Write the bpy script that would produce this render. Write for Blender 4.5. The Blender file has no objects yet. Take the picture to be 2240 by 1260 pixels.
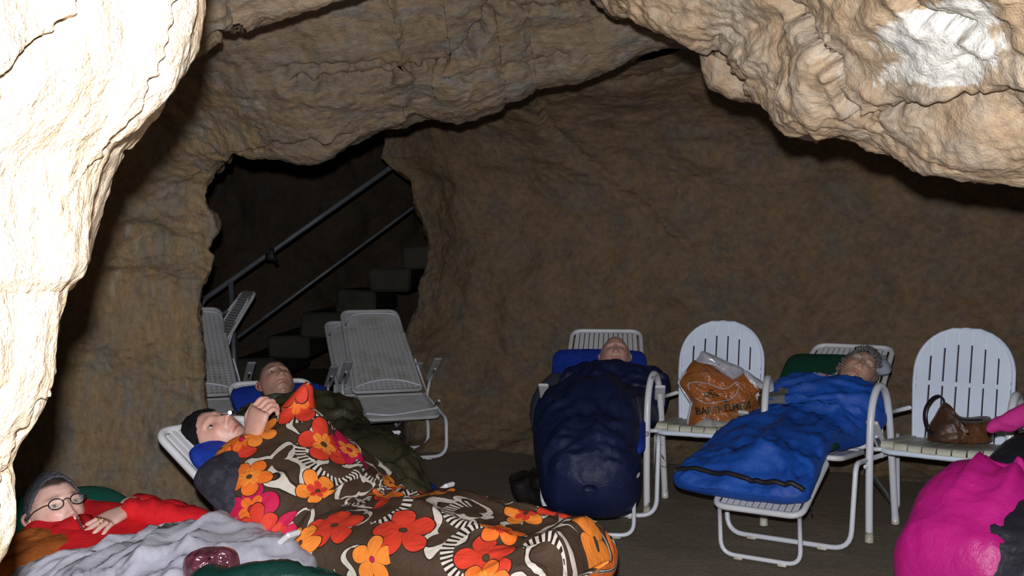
import bpy, math, random
import numpy as np
from mathutils import Vector, Matrix
random.seed(7)
SC = bpy.context.scene
COL = SC.collection
pi = math.pi

# ---------------------------------------------------------------- camera, world, light, exposure
CAM_H = 1.20
FPX = 2240.0                       # focal length in pixels of the 2240 px wide frame
HORIZON = 580.0
PITCH = math.atan((630.0 - HORIZON) / FPX)
cam_d = bpy.data.cameras.new('camera')
cam = bpy.data.objects.new('camera', cam_d); COL.objects.link(cam)
cam_d.sensor_width = 36.0; cam_d.lens = 36.0 * FPX / 2240.0
cam_d.clip_start = 0.02; cam_d.clip_end = 100
cam.location = (0, 0, CAM_H)
cam.rotation_euler = (pi / 2 - PITCH, 0, 0)
SC.camera = cam

world = bpy.data.worlds.new('cave_dark'); SC.world = world
world.use_nodes = True
world.node_tree.nodes['Background'].inputs[0].default_value = (0.9, 0.85, 0.8, 1)
world.node_tree.nodes['Background'].inputs[1].default_value = 0.0

# the camera's flash, a hand's breadth above the lens: the only light in the cave
fl = bpy.data.lights.new('camera_flash', 'POINT')
fl.energy = 500.0; fl.color = (0.97, 0.97, 1.0); fl.shadow_soft_size = 0.016
flo = bpy.data.objects.new('camera_flash', fl); COL.objects.link(flo)
flo.location = (-0.012, 0.0, CAM_H + 0.088)

SC.view_settings.view_transform = 'Standard'
SC.view_settings.look = 'None'
SC.view_settings.gamma = 1.0
SC.view_settings.use_curve_mapping = False
SC.view_settings.exposure = 0.0

_cp, _sp = math.cos(PITCH), math.sin(PITCH)
def P(px, py, Y):
    """pixel of the photograph -> point at distance Y (metres along the ground) from the camera"""
    u = (px - 1120.0) / FPX; v = (630.0 - py) / FPX
    dy = _cp + v * _sp; dz = -_sp + v * _cp
    k = Y / dy
    return np.array((u * k, Y, CAM_H + dz * k))
def proj(p):
    p = np.asarray(p, float)
    x = p[..., 0]; y = p[..., 1]; z = p[..., 2] - CAM_H
    d = y * _cp - z * _sp; v = y * _sp + z * _cp
    return 1120 + FPX * x / d, 630 - FPX * v / d

# ---------------------------------------------------------------- noise
_rng = np.random.RandomState(11)
_perm = np.concatenate([_rng.permutation(256)] * 3)
_grad = _rng.normal(size=(256, 3)); _grad /= np.linalg.norm(_grad, axis=1)[:, None]
def pn(p):
    p = np.asarray(p, float); i = np.floor(p).astype(int); f = p - i; i &= 255
    w = f * f * f * (f * (f * 6 - 15) + 10); out = 0
    for dx in (0, 1):
        wx = w[..., 0] if dx else 1 - w[..., 0]
        for dy in (0, 1):
            wy = w[..., 1] if dy else 1 - w[..., 1]
            for dz in (0, 1):
                wz = w[..., 2] if dz else 1 - w[..., 2]
                h = _perm[_perm[_perm[i[..., 0] + dx] + i[..., 1] + dy] + i[..., 2] + dz]
                g = _grad[h]
                out = out + wx * wy * wz * (g[..., 0] * (f[..., 0] - dx) + g[..., 1] * (f[..., 1] - dy) + g[..., 2] * (f[..., 2] - dz))
    return out * 1.5
def fbm(p, o=4, gain=.5):
    r = 0; a = 1.0; p = np.asarray(p, float)
    for k in range(o):
        r = r + a * pn(p); p = p * 2.03 + 17.3; a *= gain
    return r
def ridged(p, o=3, gain=.5):
    r = 0; a = 1.0; p = np.asarray(p, float)
    for k in range(o):
        r = r + a * (1 - np.abs(pn(p)) * 2.2); p = p * 2.1 + 9.7; a *= gain
    return r

# ---------------------------------------------------------------- mesh helpers
def V3(*a): return np.array(a, float)
def nrm(v):
    v = np.asarray(v, float); return v / (np.linalg.norm(v) + 1e-12)
class MB:
    """collects vertices and faces of ONE mesh object"""
    def __init__(s): s.v = []; s.f = []; s.n = 0
    def add(s, v, f):
        v = np.asarray(v, float).reshape(-1, 3)
        s.v.append(v); s.f.extend([tuple(int(i) + s.n for i in q) for q in f]); s.n += len(v); return s
    def verts(s): return np.concatenate(s.v) if s.v else np.zeros((0, 3))
def link(name, mesh, parent=None):
    o = bpy.data.objects.new(name, mesh); COL.objects.link(o)
    if parent is not None: o.parent = parent
    return o
def mesh_data(name, v, f, mat, smooth=True):
    me = bpy.data.meshes.new(name)
    me.from_pydata([tuple(x) for x in np.asarray(v, float)], [], [tuple(q) for q in f])
    me.validate()
    if mat: me.materials.append(mat)
    if smooth: me.polygons.foreach_set('use_smooth', [True] * len(me.polygons))
    me.update(); return me
def build(name, mb, mat, parent=None, smooth=True, inv=None):
    """inv: inverse of the parent's matrix when mb is in world coordinates"""
    v = mb.verts()
    if inv is not None:
        m = np.array(inv); v = v @ m[:3, :3].T + m[:3, 3]
    return link(name, mesh_data(name, v, mb.f, mat, smooth), parent)
def tag(o, label=None, cat=None, group=None, kind=None):
    if label: o['label'] = label
    if cat: o['category'] = cat
    if group: o['group'] = group
    if kind: o['kind'] = kind
    return o
def empty(name, loc, rz=0.0):
    e = bpy.data.objects.new(name, None); COL.objects.link(e)
    e.empty_display_size = .1
    e.location = loc; e.rotation_euler = (0, 0, rz); return e
def grid_faces(nu, nv, cu=False, cv=False):
    f = []
    for i in range(nu if cu else nu - 1):
        i2 = (i + 1) % nu
        for j in range(nv if cv else nv - 1):
            j2 = (j + 1) % nv
            f.append((i * nv + j, i2 * nv + j, i2 * nv + j2, i * nv + j2))
    return f
def set_uv(o, uv):
    """uv: one (u,v) for each vertex"""
    me = o.data; lay = me.uv_layers.new(name='UVMap')
    idx = np.empty(len(me.loops), int); me.loops.foreach_get('vertex_index', idx)
    lay.data.foreach_set('uv', np.asarray(uv, float)[idx].ravel())
def set_col(o, col, name='tint'):
    me = o.data; a = me.color_attributes.new(name, 'FLOAT_COLOR', 'POINT')
    c = np.ones((len(me.vertices), 4)); c[:, :3] = col; a.data.foreach_set('color', c.ravel())

def catmull(pts, n, closed=False):
    pts = np.asarray(pts, float)
    if closed:
        P_ = np.concatenate([pts[-1:], pts, pts[:2]]); m = len(pts)
    else:
        P_ = np.concatenate([2 * pts[:1] - pts[1:2], pts, 2 * pts[-1:] - pts[-2:-1]]); m = len(pts) - 1
    t = np.linspace(0, m, n, endpoint=not closed)
    i = np.minimum(t.astype(int), m - 1); f = (t - i).reshape((-1,) + (1,) * (pts.ndim - 1))
    p0, p1, p2, p3 = P_[i], P_[i + 1], P_[i + 2], P_[i + 3]
    return .5 * ((2 * p1) + (p2 - p0) * f + (2 * p0 - 5 * p1 + 4 * p2 - p3) * f ** 2 + (3 * p1 - p0 - 3 * p2 + p3) * f ** 3)
def fillet(pts, r, n=6, closed=False):
    """polyline with rounded corners"""
    pts = [np.asarray(p, float) for p in pts]; out = []; m = len(pts)
    for i in range(m):
        if not closed and i in (0, m - 1): out.append(pts[i]); continue
        a, b, c = pts[i - 1], pts[i], pts[(i + 1) % m]
        la, lc = np.linalg.norm(a - b), np.linalg.norm(c - b)
        rr = r[i] if hasattr(r, '__len__') else r
        d = min(rr, la * .49, lc * .49)
        p, q = b + (a - b) / la * d, b + (c - b) / lc * d
        for k in range(n + 1):
            t = k / n; out.append((1 - t) ** 2 * p + 2 * t * (1 - t) * b + t * t * q)
    return np.array(out)
def frames(path, closed=False, up=None):
    path = np.asarray(path, float); n = len(path)
    if closed: T = np.roll(path, -1, 0) - np.roll(path, 1, 0)
    else: T = np.gradient(path, axis=0)
    T /= np.linalg.norm(T, axis=1)[:, None] + 1e-12
    N = np.zeros_like(T)
    if up is not None:
        u = np.asarray(up, float)
        for i in range(n):
            N[i] = nrm(u - T[i] * np.dot(u, T[i]))
    else:
        a = V3(0, 0, 1) if abs(T[0][2]) < .9 else V3(1, 0, 0)
        N[0] = nrm(a - T[0] * np.dot(a, T[0]))
        for i in range(1, n):
            v = N[i - 1] - T[i] * np.dot(N[i - 1], T[i]); N[i] = nrm(v)
    return T, N, np.cross(T, N)
def tube(mb, path, r, seg=8, closed=False, cap=True, flat=1.0, up=None, roundcap=False):
    path = np.asarray(path, float); n = len(path)
    rad = np.full(n, r, float) if not hasattr(r, '__len__') else np.asarray(r, float)
    if roundcap and not closed:
        t0 = nrm(path[0] - path[1]); t1 = nrm(path[-1] - path[-2])
        pre = [path[0] + t0 * rad[0] * k for k in (.98, .85, .5)]; pr = [rad[0] * k for k in (.2, .53, .87)]
        post = [path[-1] + t1 * rad[-1] * k for k in (.5, .85, .98)]; po = [rad[-1] * k for k in (.87, .53, .2)]
        path = np.concatenate([pre, path, post]); rad = np.concatenate([pr, rad, po]); n = len(path)
    T, N, B = frames(path, closed, up)
    a = np.linspace(0, 2 * pi, seg, endpoint=False)
    v = path[:, None] + rad[:, None, None] * (np.cos(a)[None, :, None] * N[:, None] * flat + np.sin(a)[None, :, None] * B[:, None])
    f = grid_faces(n, seg, closed, True)
    if cap and not closed:
        f.append(tuple(range(seg))[::-1]); f.append(tuple((n - 1) * seg + k for k in range(seg)))
    return mb.add(v, f)
def ellipsoid(mb, c, r, M=None, nu=16, nv=10):
    th = np.linspace(0, 2 * pi, nu, endpoint=False); ph = np.linspace(-pi / 2 + .02, pi / 2 - .02, nv)
    d = np.stack([np.cos(ph)[:, None] * np.cos(th), np.cos(ph)[:, None] * np.sin(th), np.sin(ph)[:, None] + 0 * th], -1) * np.asarray(r)
    if M is not None: d = d @ np.asarray(M).T
    f = grid_faces(nv, nu, False, True); f.append(tuple(range(nu))[::-1]); f.append(tuple((nv - 1) * nu + k for k in range(nu)))
    return mb.add(d + np.asarray(c), f)
_BF = [(0, 3, 2, 1), (4, 5, 6, 7), (0, 1, 5, 4), (1, 2, 6, 5), (2, 3, 7, 6), (3, 0, 4, 7)]
def box(mb, c, s, M=None, bev=0.0):
    """box with centre c, size s; bev chamfers the eight upright/upper edges slightly"""
    s = np.asarray(s, float) / 2
    if bev <= 0:
        v = np.array([(-1, -1, -1), (1, -1, -1), (1, 1, -1), (-1, 1, -1), (-1, -1, 1), (1, -1, 1), (1, 1, 1), (-1, 1, 1)], float) * s
        f = _BF
    else:
        rings = []
        for z, k in ((-s[2], bev), (-s[2] + bev, 0), (s[2] - bev, 0), (s[2], bev)):
            x, y = s[0] - k, s[1] - k; b = bev if k == 0 else bev * .6
            rings += [(-x + b, -y, z), (x - b, -y, z), (x, -y + b, z), (x, y - b, z), (x - b, y, z), (-x + b, y, z), (-x, y - b, z), (-x, -y + b, z)]
        v = np.array(rings); f = grid_faces(4, 8, False, True) + [tuple(range(8))[::-1], tuple(range(24, 32))]
    if M is not None: v = v @ np.asarray(M).T
    return mb.add(v + np.asarray(c), f)
def prism(mb, poly, axis_o, ex, ey, ez, t0, t1):
    """polygon (2D) extruded from t0 to t1 along ez"""
    poly = np.asarray(poly, float); n = len(poly)
    ex, ey, ez, o = map(lambda a: np.asarray(a, float), (ex, ey, ez, axis_o))
    a = o + poly[:, :1] * ex + poly[:, 1:2] * ey
    v = np.concatenate([a + ez * t0, a + ez * t1])
    f = [tuple(range(n))[::-1], tuple(range(n, 2 * n))] + [(i, (i + 1) % n, n + (i + 1) % n, n + i) for i in range(n)]
    return mb.add(v, f)
def inflate(outline, depth, rings=14, n=96, power=2.4, back=1.0, wr=0.0, seed=0.0, wf=14.0):
    """star-shaped outline (2D metres) puffed up to both sides; returns MB-ready verts (x, z-up plane -> (x, depth, z)) and faces"""
    ol = catmull(np.asarray(outline, float), n, closed=True)
    c = ol.mean(0); ks = np.linspace(1, 0.02, rings)
    def side(sg):
        v = []
        for k in ks:
            q = c + (ol - c) * k
            h = depth * (1 - k ** power) ** .5 * sg
            w = wr * ridged(np.stack([q[:, 0] * wf, q[:, 1] * wf, np.full(n, seed + sg)], -1), 3) * (1 - k ** 4) if wr else 0
            v.append(np.stack([q[:, 0], np.full(n, 1.0) * h + w * sg, q[:, 1]], -1))
        return np.concatenate(v)
    A = side(-1); B = side(1) * np.array([1, back, 1])
    f = grid_faces(rings, n, False, True); f.append(tuple((rings - 1) * n + k for k in range(n)))
    g = [tuple(i + len(A) for i in q[::-1]) for q in f]
    return np.concatenate([A, B]), f + g

# ---------------------------------------------------------------- materials
MATS = {}
def nodes_of(name):
    m = bpy.data.materials.new(name); m.use_nodes = True
    nt = m.node_tree; b = nt.nodes['Principled BSDF']; return m, nt, b
def N(nt, typ, **kw):
    n = nt.nodes.new(typ)
    for k, v in kw.items(): setattr(n, k, v)
    return n
def lk(nt, a, b): nt.links.new(a, b)
def ramp(nt, fac, stops, interp='LINEAR'):
    r = N(nt, 'ShaderNodeValToRGB'); r.color_ramp.interpolation = interp
    el = r.color_ramp.elements
    while len(el) < len(stops): el.new(.5)
    for e, (p, c) in zip(el, stops):
        e.position = p; e.color = (c[0], c[1], c[2], 1) if hasattr(c, '__len__') else (c, c, c, 1)
    lk(nt, fac, r.inputs[0]); return r.outputs[0]
def mixc(nt, fac, a, b):
    m = N(nt, 'ShaderNodeMix', data_type='RGBA')
    for s, v in ((m.inputs[0], fac), (m.inputs[6], a), (m.inputs[7], b)):
        if hasattr(v, 'is_linked') or isinstance(v, bpy.types.NodeSocket): lk(nt, v, s)
        elif hasattr(v, '__len__'): s.default_value = (v[0], v[1], v[2], 1)
        else: s.default_value = v
    return m.outputs[2]
def mth(nt, op, a, b=None, c=None, clamp=False):
    m = N(nt, 'ShaderNodeMath', operation=op, use_clamp=clamp)
    for s, v in zip(m.inputs, (a, b, c)):
        if v is None: continue
        if isinstance(v, bpy.types.NodeSocket): lk(nt, v, s)
        else: s.default_value = v
    return m.outputs[0]
def noise_n(nt, scale, detail=4, rough=.55, vec=None, dist=0.0):
    n = N(nt, 'ShaderNodeTexNoise'); n.inputs['Scale'].default_value = scale
    n.inputs['Detail'].default_value = detail; n.inputs['Roughness'].default_value = rough; n.inputs['Distortion'].default_value = dist
    if vec is not None: lk(nt, vec, n.inputs['Vector'])
    return n.outputs['Fac']
def objvec(nt, sc=(1, 1, 1), rot=(0, 0, 0)):
    t = N(nt, 'ShaderNodeTexCoord'); m = N(nt, 'ShaderNodeMapping')
    m.inputs['Scale'].default_value = sc; m.inputs['Rotation'].default_value = rot
    lk(nt, t.outputs['Object'], m.inputs['Vector']); return m.outputs[0]
def bump(nt, b, h, strength=.3, dist=.01):
    n = N(nt, 'ShaderNodeBump'); n.inputs['Strength'].default_value = strength; n.inputs['Distance'].default_value = dist
    lk(nt, h, n.inputs['Height']); lk(nt, n.outputs[0], b.inputs['Normal'])
def simple(name, col, rough=.5, col2=None, nscale=8.0, bumpy=None, spec=.5, metal=0.0, coat=0.0, sheen=0.0, sub=0.0, emit=None, trans=0.0, alpha=1.0, thr=(.4, .65)):
    m, nt, b = nodes_of(name)
    vec = objvec(nt)
    c2 = col2 if col2 is not None else tuple(x * .88 for x in col)
    f = noise_n(nt, nscale, 5, .6, vec)
    lk(nt, ramp(nt, f, [(thr[0], col), (thr[1], c2)]), b.inputs['Base Color'])
    b.inputs['Roughness'].default_value = rough; b.inputs['Specular IOR Level'].default_value = spec
    b.inputs['Metallic'].default_value = metal; b.inputs['Coat Weight'].default_value = coat; b.inputs['Coat Roughness'].default_value = .08
    b.inputs['Sheen Weight'].default_value = sheen; b.inputs['Subsurface Weight'].default_value = sub
    b.inputs['Transmission Weight'].default_value = trans; b.inputs['Alpha'].default_value = alpha
    if emit: b.inputs['Emission Color'].default_value = (*emit[:3], 1); b.inputs['Emission Strength'].default_value = emit[3]
    if bumpy: bump(nt, b, noise_n(nt, bumpy[0], 4, .6, vec), bumpy[1], bumpy[2])
    MATS[name] = m; return m

def rock_mat(name, base, ochre, grey, white_amt=.0, scale=1.0, streak=(1, 1, 1), rot=(0, 0, 0), dark_amt=.5, white_at=()):
    m, nt, b = nodes_of(name)
    v = objvec(nt, streak, rot)
    n1 = noise_n(nt, 1.6 * scale, 6, .62, v, .6)
    n2 = noise_n(nt, 5.5 * scale, 8, .70, v, .8)
    n3 = noise_n(nt, 26 * scale, 6, .7, v)
    n4 = noise_n(nt, 9.0 * scale, 8, .72, v, 1.4)
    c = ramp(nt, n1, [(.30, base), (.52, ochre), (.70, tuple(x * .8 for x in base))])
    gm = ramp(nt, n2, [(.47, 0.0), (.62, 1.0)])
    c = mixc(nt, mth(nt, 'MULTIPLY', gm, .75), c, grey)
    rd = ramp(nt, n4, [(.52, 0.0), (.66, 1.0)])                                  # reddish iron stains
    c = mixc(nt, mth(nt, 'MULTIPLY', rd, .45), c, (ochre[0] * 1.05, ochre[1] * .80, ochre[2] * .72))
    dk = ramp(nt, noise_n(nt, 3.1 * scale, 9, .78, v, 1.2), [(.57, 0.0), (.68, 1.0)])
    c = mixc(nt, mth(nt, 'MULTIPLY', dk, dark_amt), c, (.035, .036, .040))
    fl = ramp(nt, noise_n(nt, 48 * scale, 5, .75, v, .5), [(.66, 0.0), (.72, 1.0)])  # small pale flecks
    c = mixc(nt, mth(nt, 'MULTIPLY', fl, .35), c, tuple(min(.6, x * 1.9) for x in grey))
    if white_amt > 0:
        wm = ramp(nt, noise_n(nt, 2.3 * scale, 6, .7, v, 1.0), [(.60, 0.0), (.68, 1.0)])
        c = mixc(nt, mth(nt, 'MULTIPLY', wm, white_amt), c, (.42, .40, .36))
    for cen, rad in white_at:                                                    # bare calcite patch
        t = N(nt, 'ShaderNodeTexCoord'); d = N(nt, 'ShaderNodeVectorMath', operation='SUBTRACT'); lk(nt, t.outputs['Object'], d.inputs[0]); d.inputs[1].default_value = tuple(cen)
        sc = N(nt, 'ShaderNodeVectorMath', operation='DIVIDE'); lk(nt, d.outputs[0], sc.inputs[0]); sc.inputs[1].default_value = tuple(rad)
        ln = N(nt, 'ShaderNodeVectorMath', operation='LENGTH'); lk(nt, sc.outputs[0], ln.inputs[0])
        k = mth(nt, 'ADD', ln.outputs['Value'], mth(nt, 'MULTIPLY', mth(nt, 'SUBTRACT', n2, .5), 2.6))
        c = mixc(nt, ramp(nt, k, [(.75, 1.0), (.95, 0.0)]), c, ramp(nt, n4, [(.4, (.50, .49, .44)), (.65, (.34, .33, .32))]))
    # fine grain
    g = ramp(nt, n3, [(.25, .55), (.75, 1.4)])
    mm = N(nt, 'ShaderNodeMix', data_type='RGBA', blend_type='MULTIPLY'); mm.inputs[0].default_value = .8
    lk(nt, c, mm.inputs[6]); lk(nt, g, mm.inputs[7])
    lk(nt, mm.outputs[2], b.inputs['Base Color'])
    b.inputs['Roughness'].default_value = .72; b.inputs['Specular IOR Level'].default_value = .3
    h = mth(nt, 'ADD', mth(nt, 'MULTIPLY', n2, .9), mth(nt, 'ADD', mth(nt, 'MULTIPLY', n3, .4), mth(nt, 'MULTIPLY', noise_n(nt, 90 * scale, 4, .7, v), .16)))
    bump(nt, b, h, .8, .024)
    return m
# ---------------------------------------------------------------- the cave
ROCK_NEAR = rock_mat('rock_near', (.36, .29, .21), (.37, .28, .185), (.40, .34, .27), .35, .9, dark_amt=.10)  # near rock's colour raised to carry part of the flash's overexposure
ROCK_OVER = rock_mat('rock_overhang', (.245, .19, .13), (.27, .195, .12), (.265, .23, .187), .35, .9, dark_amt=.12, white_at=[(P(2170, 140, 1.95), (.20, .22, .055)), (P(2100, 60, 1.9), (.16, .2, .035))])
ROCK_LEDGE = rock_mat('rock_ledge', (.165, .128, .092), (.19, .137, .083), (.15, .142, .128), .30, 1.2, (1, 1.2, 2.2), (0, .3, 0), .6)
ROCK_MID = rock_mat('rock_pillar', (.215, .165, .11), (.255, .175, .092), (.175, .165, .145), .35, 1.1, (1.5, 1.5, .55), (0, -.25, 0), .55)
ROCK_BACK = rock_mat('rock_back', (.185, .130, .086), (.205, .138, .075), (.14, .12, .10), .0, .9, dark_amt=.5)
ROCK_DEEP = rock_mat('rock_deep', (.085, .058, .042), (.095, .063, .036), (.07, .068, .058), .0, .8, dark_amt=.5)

def rock(name, rows, nu, nv, mat, A=.04, fA=1.4, B=.02, fB=5.0, C=.006, an=(1, 1, 1), seed=0.0, cracks=(), lump=0.0, second=None):
    ctrl = np.array([[P(*q) for q in row] for row in rows])          # rows (v) x columns (u) x 3
    pxy = np.array([[q[:2] for q in row] for row in rows], float)
    e = ctrl[len(rows) // 2]
    d = np.concatenate([[0], np.cumsum(np.linalg.norm(np.diff(e, axis=0), axis=1))])
    t = np.linspace(0, d[-1], nu)
    cu = np.stack([np.stack([np.interp(t, d, r[:, k]) for k in range(3)], -1) for r in ctrl])   # R x nu x 3
    pu = np.stack([np.stack([np.interp(t, d, r[:, k]) for k in range(2)], -1) for r in pxy])
    G = catmull(cu, nv); Q = catmull(pu, nv)                        # nv x nu
    n = np.cross(np.gradient(G, axis=1), np.gradient(G, axis=0)); n /= np.linalg.norm(n, axis=2)[..., None] + 1e-9
    view = V3(0, 0, CAM_H) - G
    if np.mean(np.sum(n * view, -1)) < 0: n = -n
    p = G * np.asarray(an) + seed
    warp = np.stack([pn(p * 2.3 + 5), pn(p * 2.3 + 31), pn(p * 2.3 + 77)], -1) * .12
    rg = ridged(p * fB + warp * 3, 4) - 1.1
    disp = A * fbm(p * fA + warp, 4) + B * (.45 * (1 - lump) * rg - lump * rg) + C * fbm(p * 28, 3, .6)
    # flat facets between: soft terraces give the broken look of rock
    q_ = fbm(p * fA * 1.7 + 40 + warp * 2, 3) * 4; fq = q_ - np.floor(q_); st_ = np.floor(q_) + fq ** 3 * (fq * (fq * 6 - 15) + 10)
    disp = disp + .22 * A * st_ / 4
    for poly, depth, width, step in cracks:
        poly = np.asarray(poly, float); best = np.full(Q.shape[:2], 1e9); side = np.zeros(Q.shape[:2])
        jit = np.stack([pn(np.concatenate([Q / 28, 0 * Q[..., :1] + 3], -1)), pn(np.concatenate([Q / 28, 0 * Q[..., :1] + 9], -1))], -1) * 14
        for a, b_ in zip(poly[:-1], poly[1:]):
            ab = b_ - a; w = Q + jit - a
            k = np.clip((w @ ab) / (ab @ ab), 0, 1); dd = w - k[..., None] * ab; L = np.linalg.norm(dd, axis=-1)
            cr = np.sign(ab[0] * w[..., 1] - ab[1] * w[..., 0]); m = L < best
            best[m] = L[m]; side[m] = cr[m]
        disp = disp - depth * np.exp(-(best / width) ** 2) + step * side * np.exp(-best / (width * 9))
    G = G + n * disp[..., None]
    o = link(name, mesh_data(name, G.reshape(-1, 3), grid_faces(nv, nu), mat)); tag(o, kind='structure')
    if second:                                                      # other rock below an uneven line
        o.data.materials.append(second[0]); c = G[:-1, :-1]
        k = (c[..., 0] - second[1] + (c[..., 2] - second[2]) * .9 + .30 * fbm(c * 2.2 + 70, 4)) < 0
        o.data.polygons.foreach_set('material_index', k.astype(np.int32).ravel())
    return o
def offs(E, out, px, dY, ks=None):
    return [(e[0] + o[0] * px, e[1] + o[1] * px, e[2] + dY * (ks[i] if ks and dY < 0 else 1)) for i, (e, o) in enumerate(zip(E, out))]

# near rock on the left, an arm's length from the camera
E = [(470, -140), (455, -60), (440, 0), (428, 60), (410, 120), (385, 170), (362, 210), (335, 255), (310, 290), (275, 332), (247, 390), (230, 450), (212, 520), (205, 570),
     (187, 604), (160, 632), (145, 690), (130, 760), (115, 830), (95, 890), (55, 960), (30, 1010), (20, 1070), (14, 1130), (0, 1180), (-30, 1250), (-60, 1340), (-90, 1450)]
E = [(x, y, 1.18 - .10 * max(0, y) / 1260) for x, y in E]
L = [(-1, 0)] * len(E)
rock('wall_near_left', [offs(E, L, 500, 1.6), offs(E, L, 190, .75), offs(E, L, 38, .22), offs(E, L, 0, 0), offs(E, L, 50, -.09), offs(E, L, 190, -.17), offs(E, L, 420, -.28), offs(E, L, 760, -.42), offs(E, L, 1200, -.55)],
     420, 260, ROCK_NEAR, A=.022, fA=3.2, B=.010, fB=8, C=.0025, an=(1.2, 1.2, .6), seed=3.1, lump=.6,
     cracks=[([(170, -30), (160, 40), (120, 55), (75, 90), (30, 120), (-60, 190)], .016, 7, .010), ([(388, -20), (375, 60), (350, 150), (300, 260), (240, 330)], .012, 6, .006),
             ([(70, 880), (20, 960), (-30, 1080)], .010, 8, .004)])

# pillar at mid left and the ledge arching from it across the ceiling
EP = [(480, 1180, 4.75), (455, 1010, 4.75), (447, 900, 4.74), (441, 840, 4.74), (436, 760, 4.73), (437, 700, 4.72), (450, 625, 4.7), (468, 592, 4.68), (470, 560, 4.66), (456, 545, 4.65), (474, 500, 4.62), (470, 470, 4.6), (456, 458, 4.58), (460, 412, 4.5), (478, 376, 4.42),
      (508, 350, 4.35), (540, 342, 4.28), (600, 341, 4.22), (680, 346, 4.18), (725, 338, 4.15), (770, 318, 4.14), (850, 294, 4.12), (892, 288, 4.1), (907, 264, 4.1), (960, 247, 4.1), (1000, 266, 4.1), (1030, 252, 4.1), (1085, 228, 4.1), (1100, 209, 4.1), (1132, 206, 4.1), (1168, 168, 4.1), (1260, 158, 4.08), (1340, 130, 4.06), (1440, 102, 4.04), (1530, 76, 4.0), (1640, 40, 3.95), (1800, -20, 3.9), (2000, -90, 3.8)]
OP = []
for i in range(len(EP)):
    k = min(1, max(0, (i - 11) / 8.0)); a = pi * (1 - .5 * k) + .0
    OP.append((math.cos(a) - .12 * k, -math.sin(a)))
KP = [.40 + .60 * min(1, max(0, (i - 10) / 8.0)) for i in range(len(EP))]
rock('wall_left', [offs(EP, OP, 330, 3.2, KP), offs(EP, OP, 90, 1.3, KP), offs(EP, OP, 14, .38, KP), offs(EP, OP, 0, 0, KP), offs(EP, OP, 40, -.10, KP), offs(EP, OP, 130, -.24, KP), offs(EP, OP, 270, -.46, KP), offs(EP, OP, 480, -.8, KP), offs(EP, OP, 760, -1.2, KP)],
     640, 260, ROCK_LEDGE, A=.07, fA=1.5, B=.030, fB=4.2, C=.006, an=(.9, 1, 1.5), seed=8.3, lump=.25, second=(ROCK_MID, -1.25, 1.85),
     cracks=[([(1110, -40), (1085, 10), (1075, 40), (1040, 85), (1030, 120), (960, 140), (885, 158), (760, 170), (640, 175)], .05, 5, -.035),
             ([(470, 360), (520, 330), (600, 298), (700, 290)], .045, 5, -.03), ([(1090, 6), (1200, 8), (1290, 10), (1340, 30)], .03, 4, .02), ([(560, 160), (800, 140), (1000, 165), (1240, 115)], .02, 6, .012)])

# slab low in the upper left of the ceiling
ES = [(960, -90), (820, -22), (778, 2), (720, 13), (640, 27), (580, 45), (530, 60), (506, 58), (502, 76), (490, 98), (455, 121), (425, 132), (385, 152), (300, 190), (180, 230)]
ES = [(x, y, 2.75) for x, y in ES]; U = [(-.15, -1)] * len(ES)
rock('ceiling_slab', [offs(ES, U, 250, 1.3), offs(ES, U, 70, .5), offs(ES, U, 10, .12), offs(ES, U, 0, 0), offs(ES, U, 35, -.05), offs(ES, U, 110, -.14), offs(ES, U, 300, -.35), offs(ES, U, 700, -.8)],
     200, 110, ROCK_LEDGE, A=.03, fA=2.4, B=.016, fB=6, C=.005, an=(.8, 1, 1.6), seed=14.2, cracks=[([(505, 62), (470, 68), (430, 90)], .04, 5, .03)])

# overhang in the upper right, with the broken block hanging behind its crack
EO = [(1150, -180), (1250, -70), (1318, -4), (1345, 26), (1400, 46), (1450, 60), (1492, 69), (1530, 70), (1572, 78), (1608, 112), (1640, 152), (1672, 192), (1702, 230), (1722, 260), (1760, 285), (1822, 301), (1870, 316), (1905, 332), (1960, 351), (2040, 371), (2100, 386), (2170, 397), (2240, 410), (2330, 428), (2450, 450), (2700, 500), (3000, 560), (3400, 640)]
EO = [(x, y, 2.85 - .75 * min(1.6, (x - 1318) / 922)) for x, y in EO]
OO = [(.45, -.9)] * len(EO)
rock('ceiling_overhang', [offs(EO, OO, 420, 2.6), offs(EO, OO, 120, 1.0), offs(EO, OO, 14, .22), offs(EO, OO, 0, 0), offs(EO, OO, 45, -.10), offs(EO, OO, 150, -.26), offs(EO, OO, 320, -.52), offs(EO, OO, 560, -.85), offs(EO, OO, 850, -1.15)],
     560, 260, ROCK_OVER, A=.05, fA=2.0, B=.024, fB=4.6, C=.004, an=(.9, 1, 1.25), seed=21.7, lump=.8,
     cracks=[([(1670, -40), (1720, 30), (1780, 82), (1830, 135)], .045, 5, .02), ([(1830, 135), (1860, 200), (1900, 250)], .02, 8, .01), ([(1960, 0), (2010, 50), (2100, 90)], .03, 8, .02), ([(1930, 230), (2050, 215), (2240, 200)], .03, 12, -.02), ([(1570, 75), (1605, 118), (1640, 160)], .02, 6, .0)])
EB = [(1560, -60), (1524, 30), (1525, 64), (1530, 100), (1537, 150), (1548, 194), (1600, 221), (1650, 230), (1698, 226), (1745, 215), (1800, 190)]
EB = [(x, y, 2.92) for x, y in EB]
cen = (1680, 70); OB = [((cen[0] - x) / 180, (cen[1] - y) / 180) for x, y, _ in EB]
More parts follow.
